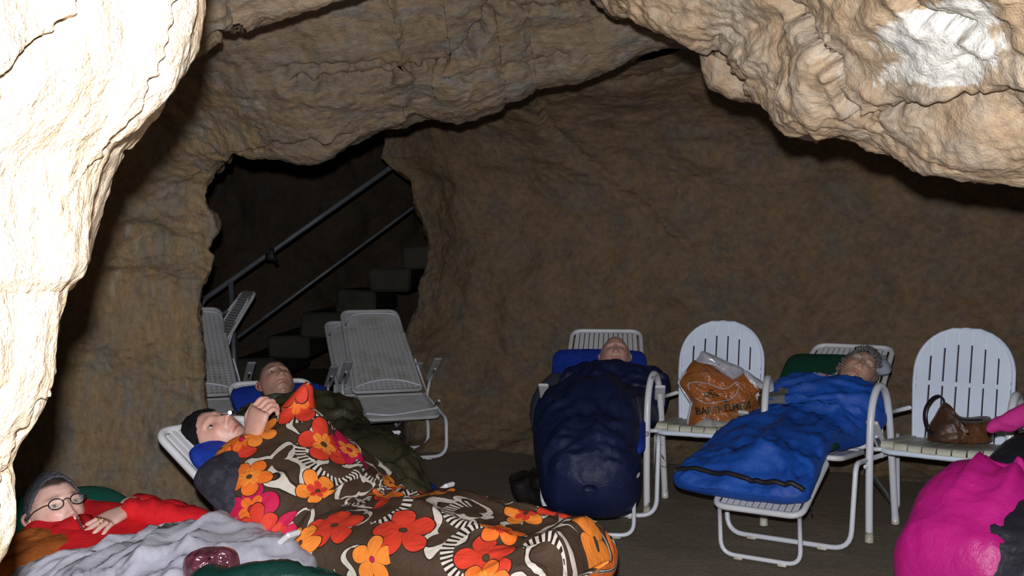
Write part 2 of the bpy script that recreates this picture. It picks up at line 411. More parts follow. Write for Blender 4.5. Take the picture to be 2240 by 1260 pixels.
rock('ceiling_block', [offs(EB, OB, 120, 1.2), offs(EB, OB, 40, .45), offs(EB, OB, 6, .10), offs(EB, OB, 0, 0), offs(EB, OB, 26, -.05), offs(EB, OB, 70, -.055), offs(EB, OB, 130, -.05)],
     150, 100, ROCK_OVER, A=.018, fA=3, B=.010, fB=7, C=.003, seed=33.0, lump=.7, cracks=[([(1530, 88), (1548, 112), (1580, 122), (1612, 140)], .02, 4, .012)])

# back wall of the chamber, closing overhead
cols = [(0, None), (1, None)]
EW = [(815, 120, 7.3), (825, 250, 7.3), (832, 312, 7.3), (822, 345, 7.3), (850, 378, 7.3), (885, 402, 7.3), (880, 440, 7.28), (901, 490, 7.26), (913, 540, 7.25), (917, 575, 7.25), (906, 640, 7.24), (886, 680, 7.22), (880, 720, 7.2), (884, 800, 7.1), (890, 900, 6.95), (890, 960, 6.8), (870, 1000, 6.6), (860, 1040, 6.4), (850, 1120, 6.0)]
def wallcol(px, Yb, dx=0):
    r = []
    for x, y, Y in EW:
        f = max(0, (y - 780) / 260.0); top = max(0, (420 - y) / 300.0)
        r.append((px, y, Yb * (1 - .07 * f ** 2 * 1.0) - .9 * top ** 1.6))
    return r
Rt = [(1, 0)] * len(EW)
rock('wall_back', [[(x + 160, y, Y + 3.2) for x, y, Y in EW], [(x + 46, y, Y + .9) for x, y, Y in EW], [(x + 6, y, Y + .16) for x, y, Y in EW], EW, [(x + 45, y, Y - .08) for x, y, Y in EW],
                   wallcol(1060, 6.95), wallcol(1250, 6.75), wallcol(1480, 6.6), wallcol(1720, 6.45), wallcol(1980, 6.2), wallcol(2250, 5.9), wallcol(2600, 5.4), wallcol(3200, 4.6)],
     300, 330, ROCK_BACK, A=.10, fA=.9, B=.030, fB=3.2, C=.006, an=(1, 1, 1), seed=41.0,
     cracks=[([(1180, 190), (1200, 260), (1260, 330), (1330, 390), (1400, 430), (1480, 520)], .03, 10, .02), ([(1330, 180), (1400, 170), (1530, 150)], .02, 8, .01)])
# top of the chamber behind the ledge
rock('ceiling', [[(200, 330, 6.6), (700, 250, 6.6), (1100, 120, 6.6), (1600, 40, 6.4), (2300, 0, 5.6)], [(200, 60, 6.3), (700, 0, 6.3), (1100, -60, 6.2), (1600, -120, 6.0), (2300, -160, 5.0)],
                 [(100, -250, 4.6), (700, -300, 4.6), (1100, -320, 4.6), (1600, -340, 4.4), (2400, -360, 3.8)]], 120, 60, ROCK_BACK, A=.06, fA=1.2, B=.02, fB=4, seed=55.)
# stairwell far behind the opening
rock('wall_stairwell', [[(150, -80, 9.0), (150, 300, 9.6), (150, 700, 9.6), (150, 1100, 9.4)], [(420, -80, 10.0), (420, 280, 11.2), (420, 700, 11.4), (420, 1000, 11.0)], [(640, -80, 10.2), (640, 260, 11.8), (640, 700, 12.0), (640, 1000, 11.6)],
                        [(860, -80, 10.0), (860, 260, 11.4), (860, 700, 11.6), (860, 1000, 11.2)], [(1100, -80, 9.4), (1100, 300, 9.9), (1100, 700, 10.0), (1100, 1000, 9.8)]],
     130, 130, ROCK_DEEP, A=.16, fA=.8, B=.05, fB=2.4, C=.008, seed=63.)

# floor: trodden earth and worn concrete
def floor_mat():
    m, nt, b = nodes_of('trodden_floor'); v = objvec(nt)
    c = ramp(nt, noise_n(nt, 1.3, 7, .65, v, .5), [(.35, (.25, .205, .155)), (.6, (.205, .17, .125)), (.75, (.15, .112, .08))])
    g = ramp(nt, noise_n(nt, 60, 4, .7, v), [(.3, .75), (.7, 1.2)])
    mm = N(nt, 'ShaderNodeMix', data_type='RGBA', blend_type='MULTIPLY'); mm.inputs[0].default_value = .9
    lk(nt, c, mm.inputs[6]); lk(nt, g, mm.inputs[7]); lk(nt, mm.outputs[2], b.inputs['Base Color'])
    b.inputs['Roughness'].default_value = .85; b.inputs['Specular IOR Level'].default_value = .2
    bump(nt, b, mth(nt, 'ADD', noise_n(nt, 14, 6, .7, v), mth(nt, 'MULTIPLY', noise_n(nt, 110, 3, .7, v), .4)), .5, .012)
    return m
gx = np.linspace(-6, 7, 170); gy = np.linspace(-1.0, 12.5, 170)
X, Y = np.meshgrid(gx, gy, indexing='ij')
Z = -.004 + .006 * fbm(np.stack([X * 1.1, Y * 1.1, 0 * X], -1), 4) - .004
tag(link('floor', mesh_data('floor', np.stack([X, Y, Z], -1).reshape(-1, 3), grid_faces(170, 170), floor_mat())), kind='structure')
# stone steps climbing to the right behind the opening, each step a stone of its own
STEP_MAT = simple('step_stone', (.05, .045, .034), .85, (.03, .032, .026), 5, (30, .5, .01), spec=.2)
steps = empty('stairs', (-2.75, 8.9, 0)); tag(steps, kind='structure')
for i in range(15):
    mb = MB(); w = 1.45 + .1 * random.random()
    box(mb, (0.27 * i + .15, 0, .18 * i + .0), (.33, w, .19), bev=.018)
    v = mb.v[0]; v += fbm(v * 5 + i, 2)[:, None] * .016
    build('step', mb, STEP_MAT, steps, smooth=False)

# ---------------------------------------------------------------- shared materials
WHITE = simple('white_plastic', (.66, .67, .70), .42, (.58, .58, .60), 5, (60, .05, .002))
WHITE_OLD = simple('aged_white_plastic', (.50, .51, .52), .5, (.36, .33, .28), 7, (60, .1, .002), thr=(.5, .78))
CREAM = simple('cream_plastic', (.58, .58, .48), .5, (.45, .43, .33), 9)
def painted(name, paint, amount):
    m, nt, b = nodes_of(name); v = objvec(nt)
    n = noise_n(nt, 11, 6, .7, v, .4); msk = ramp(nt, n, [(amount, 0.0), (amount + .03, 1.0)])
    rust = ramp(nt, noise_n(nt, 90, 4, .7, v), [(.35, (.05, .025, .015)), (.65, (.20, .09, .03))])
    lk(nt, mixc(nt, msk, paint, rust), b.inputs['Base Color'])
    lk(nt, ramp(nt, msk, [(0, .32), (1, .85)]), b.inputs['Roughness'])
    bump(nt, b, mth(nt, 'MULTIPLY', msk, -1.0), .5, .002); return m
PAINT = painted('white_painted_tube', (.68, .70, .76), .80)
PAINT_RUST = painted('rusty_white_tube', (.68, .69, .72), .60)
GREYMETAL = simple('grey_metal', (.30, .31, .33), .35, (.22, .22, .23), 12, metal=.6)
RAIL = simple('galvanised_rail', (.16, .18, .20), .5, (.10, .11, .12), 6, metal=.2)
BLACK = simple('black_rubber', (.012, .012, .013), .6)
ARMGREY = simple('grey_armrest', (.34, .34, .36), .4, (.28, .28, .29), 10)

# ---------------------------------------------------------------- reclining loungers
class Lounger:
    """local +Y runs towards the head; profile = foot end, knee, hinge, top of the back"""
    def __init__(s, loc, phi, zs=.36, alpha=35, Lb=.80, Ls=.42, knee=.04, Lf=.45, fdrop=.10):
        s.loc = loc; s.phi = math.radians(phi); s.zs = zs; s.Ls = Ls; s.Lf = Lf; s.Lb = Lb; s.al = math.radians(alpha)
        s.M = Matrix.Translation((loc[0], loc[1], 0)) @ Matrix.Rotation(-s.phi, 4, 'Z'); s.inv = s.M.inverted()
        a = s.al; ky = -math.sqrt(max(.01, Ls ** 2 - knee ** 2)); fy = ky - math.sqrt(max(.01, Lf ** 2 - fdrop ** 2))
        s.top = V3(0, Lb * math.cos(a), zs + Lb * math.sin(a)); s.hinge = V3(0, 0, zs); s.knee = V3(0, ky, zs + knee); s.foot = V3(0, fy, zs + knee - fdrop)
        ext = s.foot + (s.foot - s.knee) / Lf * .6; ext2 = s.top + (s.top - s.hinge) / Lb * .6
        s.ss = np.array([-Ls - Lf - .6, -Ls - Lf, -Ls, 0, Lb, Lb + .6]); s.pp = np.array([ext, s.foot, s.knee, s.hinge, s.top, ext2])
    def raw(s, q): return np.stack([np.interp(q, s.ss, s.pp[:, k]) for k in range(3)], -1)
    def sm(s, q, r=.09): return sum(s.raw(q + r * k) for k in (-1, -.66, -.33, 0, .33, .66, 1)) / 7
    def loc_map(s, q, t, h):
        q, t, h = np.broadcast_arrays(np.asarray(q, float), np.asarray(t, float), np.asarray(h, float))
        c = s.sm(q); d = s.sm(q + .02) - s.sm(q - .02); d /= np.linalg.norm(d, axis=-1)[..., None]
        n = np.stack([0 * d[..., 0], -d[..., 2], d[..., 1]], -1)
        out = c + n * h[..., None]; out[..., 0] += t; return out
    def world(s, v):
        m = np.array(s.M); return np.asarray(v) @ m[:3, :3].T + m[:3, 3]
    def dirw(s, v): return np.array(s.M)[:3, :3] @ np.asarray(v, float)
    def map(s, q, t, h): return s.world(s.loc_map(q, t, h))

def ring_panel(a, b, w0, w1, rad):
    """rounded frame outline between local points a (lower) and b (upper), half widths w0, w1; rad = corner radii (lower, upper)"""
    a, b = np.asarray(a, float), np.asarray(b, float); X = V3(1, 0, 0)
    return fillet([a - X * w0, a + X * w0, b + X * w1, b - X * w1], [rad[0], rad[0], rad[1], rad[1]], 7, True)
def slatted(root, a, b, w0, w1, n, mat, thick=.007, rad=.05, lift=0.0):
    a, b = np.asarray(a, float), np.asarray(b, float); L = np.linalg.norm(b - a); d = (b - a) / L; X = V3(1, 0, 0); nn = np.cross(X, d)
    for i in range(n):
        t = (i + .5) / n * 2 - 1
        e = max(0, rad - (1 - abs(t)) * w1)
        cut = .012 + (rad - math.sqrt(max(0, rad ** 2 - e ** 2)))
        p = a + d * .012 + X * w0 * t * .97 + nn * lift; q = b - d * cut + X * w1 * t * .97 + nn * lift
        hw = w0 * .97 / n - .0022; hw1 = w1 * .97 / n - .0022
        mb = MB(); k = thick / 2
        v = []
        for c, h in ((p, hw), (q, hw1)):
            v += [c - X * h - nn * k, c + X * h - nn * k, c + X * h + nn * k * .5, c + X * h * .8 + nn * k, c - X * h * .8 + nn * k, c - X * h + nn * k * .5]
        mb.add(v, [(0, 1, 2, 3, 4, 5)[::-1], (6, 7, 8, 9, 10, 11)] + [(j, (j + 1) % 6, 6 + (j + 1) % 6, 6 + j) for j in range(6)])
        build('slat', mb, mat, root, smooth=False)
def woven(root, a, b, w0, w1, nl, nc, mat, name='woven_panel'):
    """woven plastic: broad lengthwise strips, crossed by many thin ones"""
    a, b = np.asarray(a, float), np.asarray(b, float); L = np.linalg.norm(b - a); d = (b - a) / L; X = V3(1, 0, 0); nn = np.cross(X, d); mb = MB()
    for i in range(nl):
        t = ((i + .5) / nl * 2 - 1) * .96
        p, q = a + X * w0 * t, b + X * w1 * t; h = w0 / nl * .62
        mb.add([p - X * h, p + X * h, q + X * h, q - X * h, p - X * h - nn * .004, p + X * h - nn * .004, q + X * h - nn * .004, q - X * h - nn * .004], _BF)
    for j in range(nc):
        k = (j + .5) / nc; c = a + (b - a) * k; w = w0 + (w1 - w0) * k; h = L / nc * (.32 if j % 2 else .26)
        mb.add([c - X * w - d * h + nn * .002, c + X * w - d * h + nn * .002, c + X * w + d * h + nn * .002, c - X * w + d * h + nn * .002,
                c - X * w - d * h - nn * .005, c + X * w - d * h - nn * .005, c + X * w + d * h - nn * .005, c - X * w + d * h - nn * .005], _BF)
    o = build(name, mb, mat, root, smooth=False); o['kind'] = 'stuff'; return o

def make_lounger(L, label, weave=False, foot=True, plastic=WHITE, paint=PAINT, w_top=.195, w=.225, armz=.11, arm_len=.27, slats=13, arms=True, armx=0.0):
    root = empty('reclining_lounger', (L.loc[0], L.loc[1], 0), -L.phi); tag(root, label, 'lounger', 'reclining loungers in the cave')
    up = nrm(L.top - L.hinge); bn = np.cross(V3(1, 0, 0), up)
    def T(name, path, r, closed=False, seg=8, mat=paint, par=root):
        mb = MB(); tube(mb, path, r, seg, closed); return build(name, mb, mat, par)
    a = L.hinge + up * .03
    T('back_frame', ring_panel(a, L.top, w, w_top, (.03, .06)), .0135, True, 8, plastic)
    sd = nrm(L.hinge - L.knee)
    T('seat_frame', ring_panel(L.knee, L.hinge - sd * .02, w, w, (.05, .03)), .0125, True, 8, plastic)
    if weave:
        woven(root, a, L.top - up * .012, w - .01, w_top - .012, 12, 34, plastic)
        woven(root, L.knee, L.hinge - sd * .02, w - .01, w - .01, 12, 30, plastic)
        # bent cross tubes over the back, the hinge and the seat front
        X = V3(1, 0, 0); n0 = bn * .018
        T('cross_tube', catmull([L.hinge + up * .05 - X * w + n0, L.hinge + up * .10 - X * w * .5 + n0, L.hinge + up * .115 + n0, L.hinge + up * .10 + X * w * .5 + n0, L.hinge + up * .05 + X * w + n0], 24), .007)
        sn = np.cross(X, sd) * .02
        T('cross_tube', catmull([L.knee + sd * .06 - X * w + sn, L.knee + sd * .02 - X * w * .4 + sn, L.knee + sd * .05 + X * w * .3 + sn, L.knee + sd * .10 + X * w * 1.05 + sn], 24), .007)
        t0 = L.top - up * .05
        T('cross_tube', fillet([t0 - up * .12 - X * w_top + n0, t0 - X * w_top * .7 + n0, t0 + up * .012 + n0, t0 + X * w_top * .98 + n0, t0 - up * .2 + X * w_top * 1.06 + n0], .06, 5), .006)
    else:
        slatted(root, a, L.top, w - .014, w_top - .014, slats, plastic, lift=.002)
        slatted(root, L.knee, L.hinge - sd * .02, w - .014, w - .014, slats, plastic, rad=.03)
    if foot:
        fd = nrm(L.knee - L.foot); wf = w * .80
        T('footrest_frame', ring_panel(L.foot, L.knee - fd * .03, wf, wf, (.055, .03)), .0135, True, 8, plastic)
        slatted(root, L.foot, L.knee - fd * .03, wf - .014, wf - .014, slats - 1, plastic, rad=.03)
        y = L.foot[1] + .03; z = L.foot[2] - .012; x = wf * .92
        lo = max(.014, z - .25)
        fl_ = T('footrest_leg', fillet([(-x, y, z), (-x, y + .02, lo), (x, y + .02, lo), (x, y, z)], .06, 6), .0095)
        for sx in (-.5, .5):
            mb = MB(); box(mb, (x * sx * 1.1, y + .02, lo - .008), (.035, .022, .012), bev=.002); build('foot_pad', mb, CREAM, fl_)
    # broad U-shaped front leg, V-shaped rear legs
    X = w + .055; ky, kz = L.knee[1], L.knee[2]
    g = T('front_leg', fillet([(-X, .16, L.zs - .03), (-X, ky + .04, kz - .02), (-X + .01, ky + .0, .014), (X - .01, ky + .0, .014), (X, ky + .04, kz - .02), (X, .16, L.zs - .03)], [.0, .05, .08, .08, .05, 0], 6), .0115)
    for sx in (-.55, .55):
        mb = MB(); box(mb, (X * sx, ky, .007), (.04, .03, .013), bev=.002); build('foot_pad', mb, CREAM, g)
    for sx in (-1, 1):
        T('rear_leg', fillet([(sx * X, -.20, L.zs - .03), (sx * X, .42, .016), (sx * X, .40, L.zs + .03)], [0, .05, 0], 6), .0105)
        # armrest: flat tapering plate on a post
        if not arms: continue
        ta = math.radians(36); cy, cz = -.04, L.zs + armz + .05; dy, dz = math.cos(ta) * arm_len / 2, math.sin(ta) * arm_len / 2
        d = V3(0, math.cos(ta), -math.sin(ta)); Mx = np.stack([V3(1, 0, 0), d, np.cross(V3(1, 0, 0), d)], 1); xo = X + .012 + armx
        mb = MB(); box(mb, (sx * xo, cy, cz), (.052, arm_len, .016), Mx, .005)
        ar = build('armrest', mb, plastic if not weave else ARMGREY, root, smooth=False)
        T('armrest_post', fillet([(sx * X, cy + dy + .02, L.zs - .03), (sx * xo, cy + dy + .0, cz - dz - .012), (sx * xo, cy - dy * .2, cz + dz * .2 - .014)], .03, 5), .009, par=ar)
        T('strut', [(sx * (X + .005), .10, L.zs - .02), (sx * (w + .012), .24, L.zs + .24 * math.tan(L.al))], .007)
    return root

L_navy = Lounger((.466, 5.267), 7, .36, 35, .80, .42, .04, .45, .12)
L_blue = Lounger((1.40, 4.72), 33, .36, 31.6, .80, .40, .03, .42, .17)
L_flor = Lounger((-.52, 3.13), -58, .30, 30, .72, .42, .05, .40, .02)
L_olive = Lounger((-.83, 4.39), -32, .28, 28, .75, .42, .05, .42, .08)
L_wom = Lounger((-1.04, 2.87), -52, .25, 12, .68, .40, .05, .45, .05)
L_pink = Lounger((2.05, 3.42), 50, .34, 34, .8, .42, .08, .45, .08)
L_empty = Lounger((-.80, 6.64), -20, .36, 40, .80, .42, -.10, .3, .1)
L_far = Lounger((-1.99, 6.55), -24, .34, 44, .80, .42, -.08, .3, .1)
L_stack = Lounger((-.95, 6.95), -22, .30, 38, .78, .42, -.10, .3, .1)
L_fold = Lounger((-2.28, 7.25), 62, .34, 58, .78, .40, -.05, .3, .1)
make_lounger(L_navy, 'white slatted lounger with blue cushion under the man in the navy sleeping bag')
make_lounger(L_blue, 'white slatted lounger with green cushion under the bright blue sleeping bag', armz=.03)
make_lounger(L_flor, 'white slatted lounger with blue cushion under the floral blanket', armz=.05, armx=.07)
make_lounger(L_olive, 'white slatted lounger with blue cushion under the olive sleeping bag', armz=.07)
make_lounger(L_wom, 'white lounger with green cushion under the silver sleeping bag', arms=False)
make_lounger(L_pink, 'white lounger under the black and pink sleeping bag at the right edge', armz=.24, arm_len=.2)
make_lounger(L_empty, 'empty grey woven lounger standing alone in front of the cave wall', True, False, WHITE_OLD, PAINT)
make_lounger(L_far, 'grey woven lounger half hidden behind the left rock pillar', True, False, WHITE_OLD, PAINT)
make_lounger(L_stack, 'second woven lounger tucked close behind the empty grey one', True, False, WHITE_OLD, PAINT)
make_lounger(L_fold, 'grey woven lounger with steep back beside the handrail post', True, False, WHITE_OLD, PAINT)

# cushions: soft pads that follow a lounger
def pad(name, L, s0, s1, w, th, mat, label, cat, base=.012, t0=0.0, seed=0.0, group=None, wtop=None):
    ns, na = 60, 40
    s = np.linspace(s0, s1, ns); a = np.linspace(0, 2 * pi, na, endpoint=False)
    k = np.linspace(-1, 1, ns); end = np.clip((1 - np.abs(k)) * (s1 - s0) / 2 / .09, 0, 1); endf = np.sqrt(1 - (1 - end) ** 2)
    ww = (w + ((wtop or w) - w) * (k + 1) / 2) * (.72 + .28 * endf)
    cx = np.sign(np.cos(a)) * np.abs(np.cos(a)) ** .45; sz = np.sign(np.sin(a)) * np.abs(np.sin(a)) ** .6
    Tt = t0 + ww[:, None] * cx[None]; H = base + th / 2 + th / 2 * (.25 + .75 * endf[:, None]) * sz[None]
    S = s[:, None] + 0 * Tt
    H = H + .006 * fbm(np.stack([S * 6, Tt * 6, 0 * S + seed], -1), 2) * (sz[None] > 0)
    v = L.map(S, Tt, H); f = grid_faces(ns, na, False, True) + [tuple(range(na))[::-1], tuple((ns - 1) * na + i for i in range(na))]
    mb = MB().add(v, f)
    e = V3(*L.map(0, 0, 0)); o = link(name, mesh_data(name, mb.verts() - e, f, mat)); o.location = e
    return tag(o, label, cat, group)
CUSH_BLUE = simple('blue_cushion_cloth', (.012, .045, .36), .8, (.010, .032, .28), 30, (220, .35, .003), spec=.2)
CUSH_GREEN = simple('green_cushion_cloth', (.006, .062, .036), .8, (.005, .048, .028), 30, (220, .35, .003), spec=.2)
CUSH_TEAL = simple('teal_cushion_cloth', (.010, .115, .075), .8, (.008, .09, .06), 30, (220, .35, .003), spec=.2)
g = 'lounger cushions'
pad('cushion', L_navy, -.72, .575, .245, .06, CUSH_BLUE, 'royal blue cushion behind the bald man on the white lounger', 'cushion', group=g, wtop=.26, t0=-.03)
pad('cushion', L_flor, -.80, .58, .215, .055, CUSH_BLUE, 'royal blue cushion under the man with the black knit cap', 'cushion', group=g)
pad('cushion', L_olive, -.85, .66, .225, .06, CUSH_BLUE, 'royal blue cushion under the man in the olive sleeping bag', 'cushion', group=g, wtop=.235)
pad('cushion', L_blue, -.40, .655, .235, .06, CUSH_GREEN, 'dark green cushion under the person in the bright blue sleeping bag', 'cushion', group=g, t0=-.05)
pad('cushion', L_wom, -.80, .70, .30, .07, CUSH_TEAL, 'green cushion under the woman with round glasses', 'cushion', group=g, wtop=.27)

# ---------------------------------------------------------------- handrail
def W(name, path, r, mat, parent, seg=8, **k):
    mb = MB(); tube(mb, path, r, seg, **k); return build(name, mb, mat, parent)
hr = empty('handrail', (0, 8.0, 0)); tag(hr, 'grey metal handrail with two sloping bars rising by the stone stairs', 'handrail')
hr.location = (0, 0, 0)
p0, p1 = P(446, 655, 7.9), P(900, 334, 8.0)
W('top_rail', [p0, p1], .021, RAIL, hr)
W('rail_end_loop', catmull([P(452, 652, 7.9), P(441, 668, 7.9), P(444, 688, 7.9), P(465, 694, 7.9), P(487, 686, 7.9), P(506, 676, 7.9)], 30), .017, RAIL, hr)
pb = P(505, 617, 7.91); pf = V3(P(517, 780, 7.91)[0], 7.91, .02)
W('post', [pb, pf], .023, RAIL, hr)
W('lower_rail', [P(520, 738, 7.95), P(925, 438, 8.0)], .012, RAIL, hr)
cl = MB(); c = P(594, 560, 7.9); box(cl, c + V3(0, -.03, 0), (.075, .06, .06), bev=.012); tube(cl, [c + V3(0, -.02, .0), c + V3(.01, -.02, .06)], .018, 8); tube(cl, [c + V3(0.03, -.05, -.02), c + V3(.06, -.07, -.05)], .016, 8)
build('clamp', cl, BLACK, hr)
# ---------------------------------------------------------------- armchairs with arched tube arms and fan-shaped slatted backs
CHAIRPL = simple('white_chair_plastic', (.66, .74, .88), .45, (.60, .68, .82), 4, (50, .05, .002))
def make_armchair(x, y, phi, label, paint):
    rz = -math.radians(phi)
    root = empty('armchair', (x, y, 0), rz); tag(root, label, 'armchair', 'white armchairs along the wall')
    for sx in (-1, 1):
        X = sx * .275
        path = catmull([(X, .0, .0), (X, -.005, .22), (X, .0, .44), (X, .018, .56), (X, .065, .635), (X, .13, .665), (X, .205, .64), (X, .26, .575), (X, .30, .46), (X, .335, .30), (X, .40, .0)], 70)
        mb = MB(); tube(mb, path, .0165, 10); leg = build('arm_and_legs', mb, paint, root)
        for yy in (0.0, .40):
            mb = MB(); tube(mb, [(X, yy, .0), (X, yy - (.002 if yy else 0), .045)], .0185, 10); build('foot_cap', mb, CREAM, leg)
        for (ya, za, yb, zb) in ((.002, .405, .03, .405), (.30, .40, .35, .40), (.29, .53, .40, .545)):
            mb = MB(); tube(mb, [(X, ya, za), (sx * .215, yb, zb)], .010, 8); build('bracket', mb, paint, leg)
    # seat: slats front to back on a rim with a rolled front edge
    n = 8; hw = .235
    prof = [(0.0, .40), (-.012, .412), (-.006, .428), (.02, .436), (.12, .428), (.26, .416), (.40, .41)]
    pr = catmull(np.array(prof), 22)
    for i in range(n):
        xa = -hw + 2 * hw * i / n + .003; xb = -hw + 2 * hw * (i + 1) / n - .003; mid = abs((xa + xb) / 2) / hw
        q = pr.copy(); q[:, 0] += .03 * mid ** 3
        q[:, 1] += .010 * mid ** 2
        nn = len(q); v = []
        for xx in (xa, xb):
            v.append(np.stack([np.full(nn, xx), q[:, 0], q[:, 1]], -1)); 
        low = [np.stack([np.full(nn, xx), q[:, 0] + .006, q[:, 1] - .014], -1) for xx in (xa, xb)]
        vv = np.concatenate([v[0], v[1], low[1], low[0]]); f = grid_faces(4, nn, True, False) + [(0, nn, 2 * nn, 3 * nn), tuple(k + nn - 1 for k in (3 * nn, 2 * nn, nn, 0))]
        build('seat_slat', MB().add(vv, f), CREAM if True else CHAIRPL, root, smooth=False)
    mb = MB(); tube(mb, fillet([(-.225, .40, .405), (-.235, .03, .405), (-.20, .0, .40), (.20, .0, .40), (.235, .03, .405), (.225, .40, .405)], .04, 5), .012, 8); build('seat_rim', mb, CHAIRPL, root)
    # back
    tilt = math.radians(14); by, bz = .40, .40
    ez = V3(0, math.sin(tilt), math.cos(tilt)); ny = V3(0, -math.cos(tilt), math.sin(tilt)); O = V3(0, by, bz); H = .525
    def half(z):   # half width of the outline at height z
        if z < .30: return .19 + .015 * min(1, z / .25)
        k = (z - .30) / (H - .30); return .205 * math.sqrt(max(0, 1 - k ** 2.3))
    def top(x): return .30 + (H - .30) * max(0, 1 - (abs(x) / .2055) ** 2) ** (1 / 2.3)
    m = 7
    for i in range(m):
        xa = -.202 + .404 * i / m + .0038; xb = -.202 + .404 * (i + 1) / m - .0038
        zs_ = np.linspace(0, 1, 15); L_ = []; R_ = []
        ta, tb = top(xa), top(xb)
        cx = (xa + xb) / 2
        pol = [(xa, .0), (xb, .0)] + [(xb, tb * k) for k in (.35, .7, 1.0)] + [(x, top(x) + .003 * (1 - ((x - cx) / (xb - cx)) ** 2)) for x in np.linspace(xb, xa, 7)[1:-1]] + [(xa, ta * k) for k in (1.0, .7, .35)]
        mb = MB(); curve = .10 * cx ** 2 * 3
        prism(mb, pol, O, (1, 0, 0), ez, ny, -.008 + curve, .008 + curve); build('back_slat', mb, CHAIRPL, root, smooth=False)
    # webs that close the gaps at the top and half way up
    xs = np.linspace(-.202, .202, 25)
    mb = MB(); pol = [(x, max(.20, top(x) - .075)) for x in xs] + [(x, top(x) - .004) for x in xs[::-1]]
    for a, b_ in zip(range(24), range(1, 25)):
        cu = .30 * ((xs[a] + xs[b_]) / 2) ** 2
        prism(mb, [pol[a], pol[b_], pol[49 - b_], pol[49 - a]], O, (1, 0, 0), ez, ny, -.006 + cu, .0035 + cu)
    build('back_web', mb, CHAIRPL, root, smooth=False)
    mb = MB()
    for a, b_ in zip(range(24), range(1, 25)):
        cu = .30 * ((xs[a] + xs[b_]) / 2) ** 2
        prism(mb, [(xs[a], .255), (xs[b_], .255), (xs[b_], .275), (xs[a], .275)], O, (1, 0, 0), ez, ny, -.008 + cu, .006 + cu)
    build('back_web', mb, CHAIRPL, root, smooth=False)
    mb = MB(); ol = [(half(z) + .004, z) for z in np.linspace(0, .518, 26)]
    path = [O + V3(x, 0, 0) + ez * z + ny * .30 * x * x for x, z in [(-a, b) for a, b in ol] + ol[::-1]]
    tube(mb, path, .010, 8); build('back_rim', mb, CHAIRPL, root)
    return root
AC1 = make_armchair(.905, 4.80, 21, 'white armchair with rust-flaked tube arms holding an orange shopping bag', PAINT_RUST)
AC2 = make_armchair(1.77, 4.25, 36, 'white armchair with smooth white arms holding a brown handbag', PAINT)
def in_chair(root):
    bpy.context.view_layer.update()
    return np.array(root.matrix_world)
def thing_at(name, loc, mat, mb, smooth=True):
    loc = V3(*loc); o = link(name, mesh_data(name, mb.verts() - loc, mb.f, mat, smooth)); o.location = loc; return o
def text_mesh(body, size, font_shear=0.0, extrude=0.0):
    cu = bpy.data.curves.new('t', 'FONT'); cu.body = body; cu.size = size; cu.align_x = 'CENTER'; cu.align_y = 'CENTER'; cu.shear = font_shear
    cu.offset = size * .018; cu.resolution_u = 3
    ob = bpy.data.objects.new('t', cu); COL.objects.link(ob); bpy.context.view_layer.update()
    me = ob.evaluated_get(bpy.context.evaluated_depsgraph_get()).to_mesh()
    v = np.array([x.co[:] for x in me.vertices]); f = [tuple(p.vertices) for p in me.polygons]
    bpy.data.objects.remove(ob); bpy.data.curves.remove(cu)
    return v, f

# ---------------------------------------------------------------- orange plastic shopping bag on the rusty armchair
def plastic_mat():
    m, nt, b = nodes_of('orange_plastic_film'); v = objvec(nt)
    lk(nt, ramp(nt, noise_n(nt, 7, 5, .6, v), [(.3, (.40, .12, .025)), (.5, (.34, .105, .025)), (.68, (.20, .10, .03))]), b.inputs['Base Color'])
    b.inputs['Roughness'].default_value = .16; b.inputs['Coat Weight'].default_value = .6; b.inputs['Coat Roughness'].default_value = .03
    bump(nt, b, noise_n(nt, 16, 4, .6, v, 1.5), .9, .02); return m
ORANGE = plastic_mat()
FILM = simple('clear_plastic_hem', (.46, .46, .52), .18, (.34, .34, .40), 14, (20, .8, .012), coat=.4)
INK = simple('dark_green_print', (.025, .022, .008), .5)
Yb = 4.99
def pl(px, py, Y=Yb):
    q = P(px, py, Y); return (q[0], q[2])
bag_ol = [pl(*q) for q in [(1523, 789), (1501, 812), (1484, 836), (1496, 858), (1511, 882), (1502, 915), (1500, 944), (1540, 955), (1600, 958), (1650, 948), (1655, 915), (1660, 889), (1662, 862), (1674, 842), (1652, 824), (1625, 812), (1600, 822), (1560, 800)]]
v, f = inflate(bag_ol, .085, 26, 120, 3.0, .5, .012, 4.0, 9)
shear = lambda v: v + np.stack([0 * v[:, 0], .24 * (v[:, 2] - .60), 0 * v[:, 0]], -1)
cb = np.array(bag_ol).mean(0)
v[:, 1] += Yb; v0 = v.copy(); v = shear(v)
sb = thing_at('shopping_bag', (cb[0], Yb, .44), ORANGE, MB().add(v, f)); tag(sb, 'orange glossy plastic shopping bag with dark lettering on the rusty armchair', 'bag')
bloc = V3(cb[0], Yb, .44)
def bag_y(x, z):
    d = np.hypot(v0[:, 0] - x, v0[:, 2] - z) + 10 * (v0[:, 1] > Yb); i = np.argsort(d)[:4]; return float(np.min(v0[i, 1]))
def on_bag(vt, cpx, cpy, rot, lift=.006):
    o = P(cpx, cpy, Yb); c, s_ = math.cos(rot), math.sin(rot)
    out = []
    for q in vt:
        x = o[0] + q[0] * c - q[1] * s_; z = o[2] + q[0] * s_ + q[1] * c
        out.append((x, bag_y(x, z) - lift, z))
    return shear(np.array(out)) - bloc
vt, ft = text_mesh('BARTHELMESS', .046)
vt[:, 0] *= .262 / (vt[:, 0].max() - vt[:, 0].min())
o = link('lettering', mesh_data('lettering', on_bag(vt, 1573, 887, .13), ft, INK, False), sb)
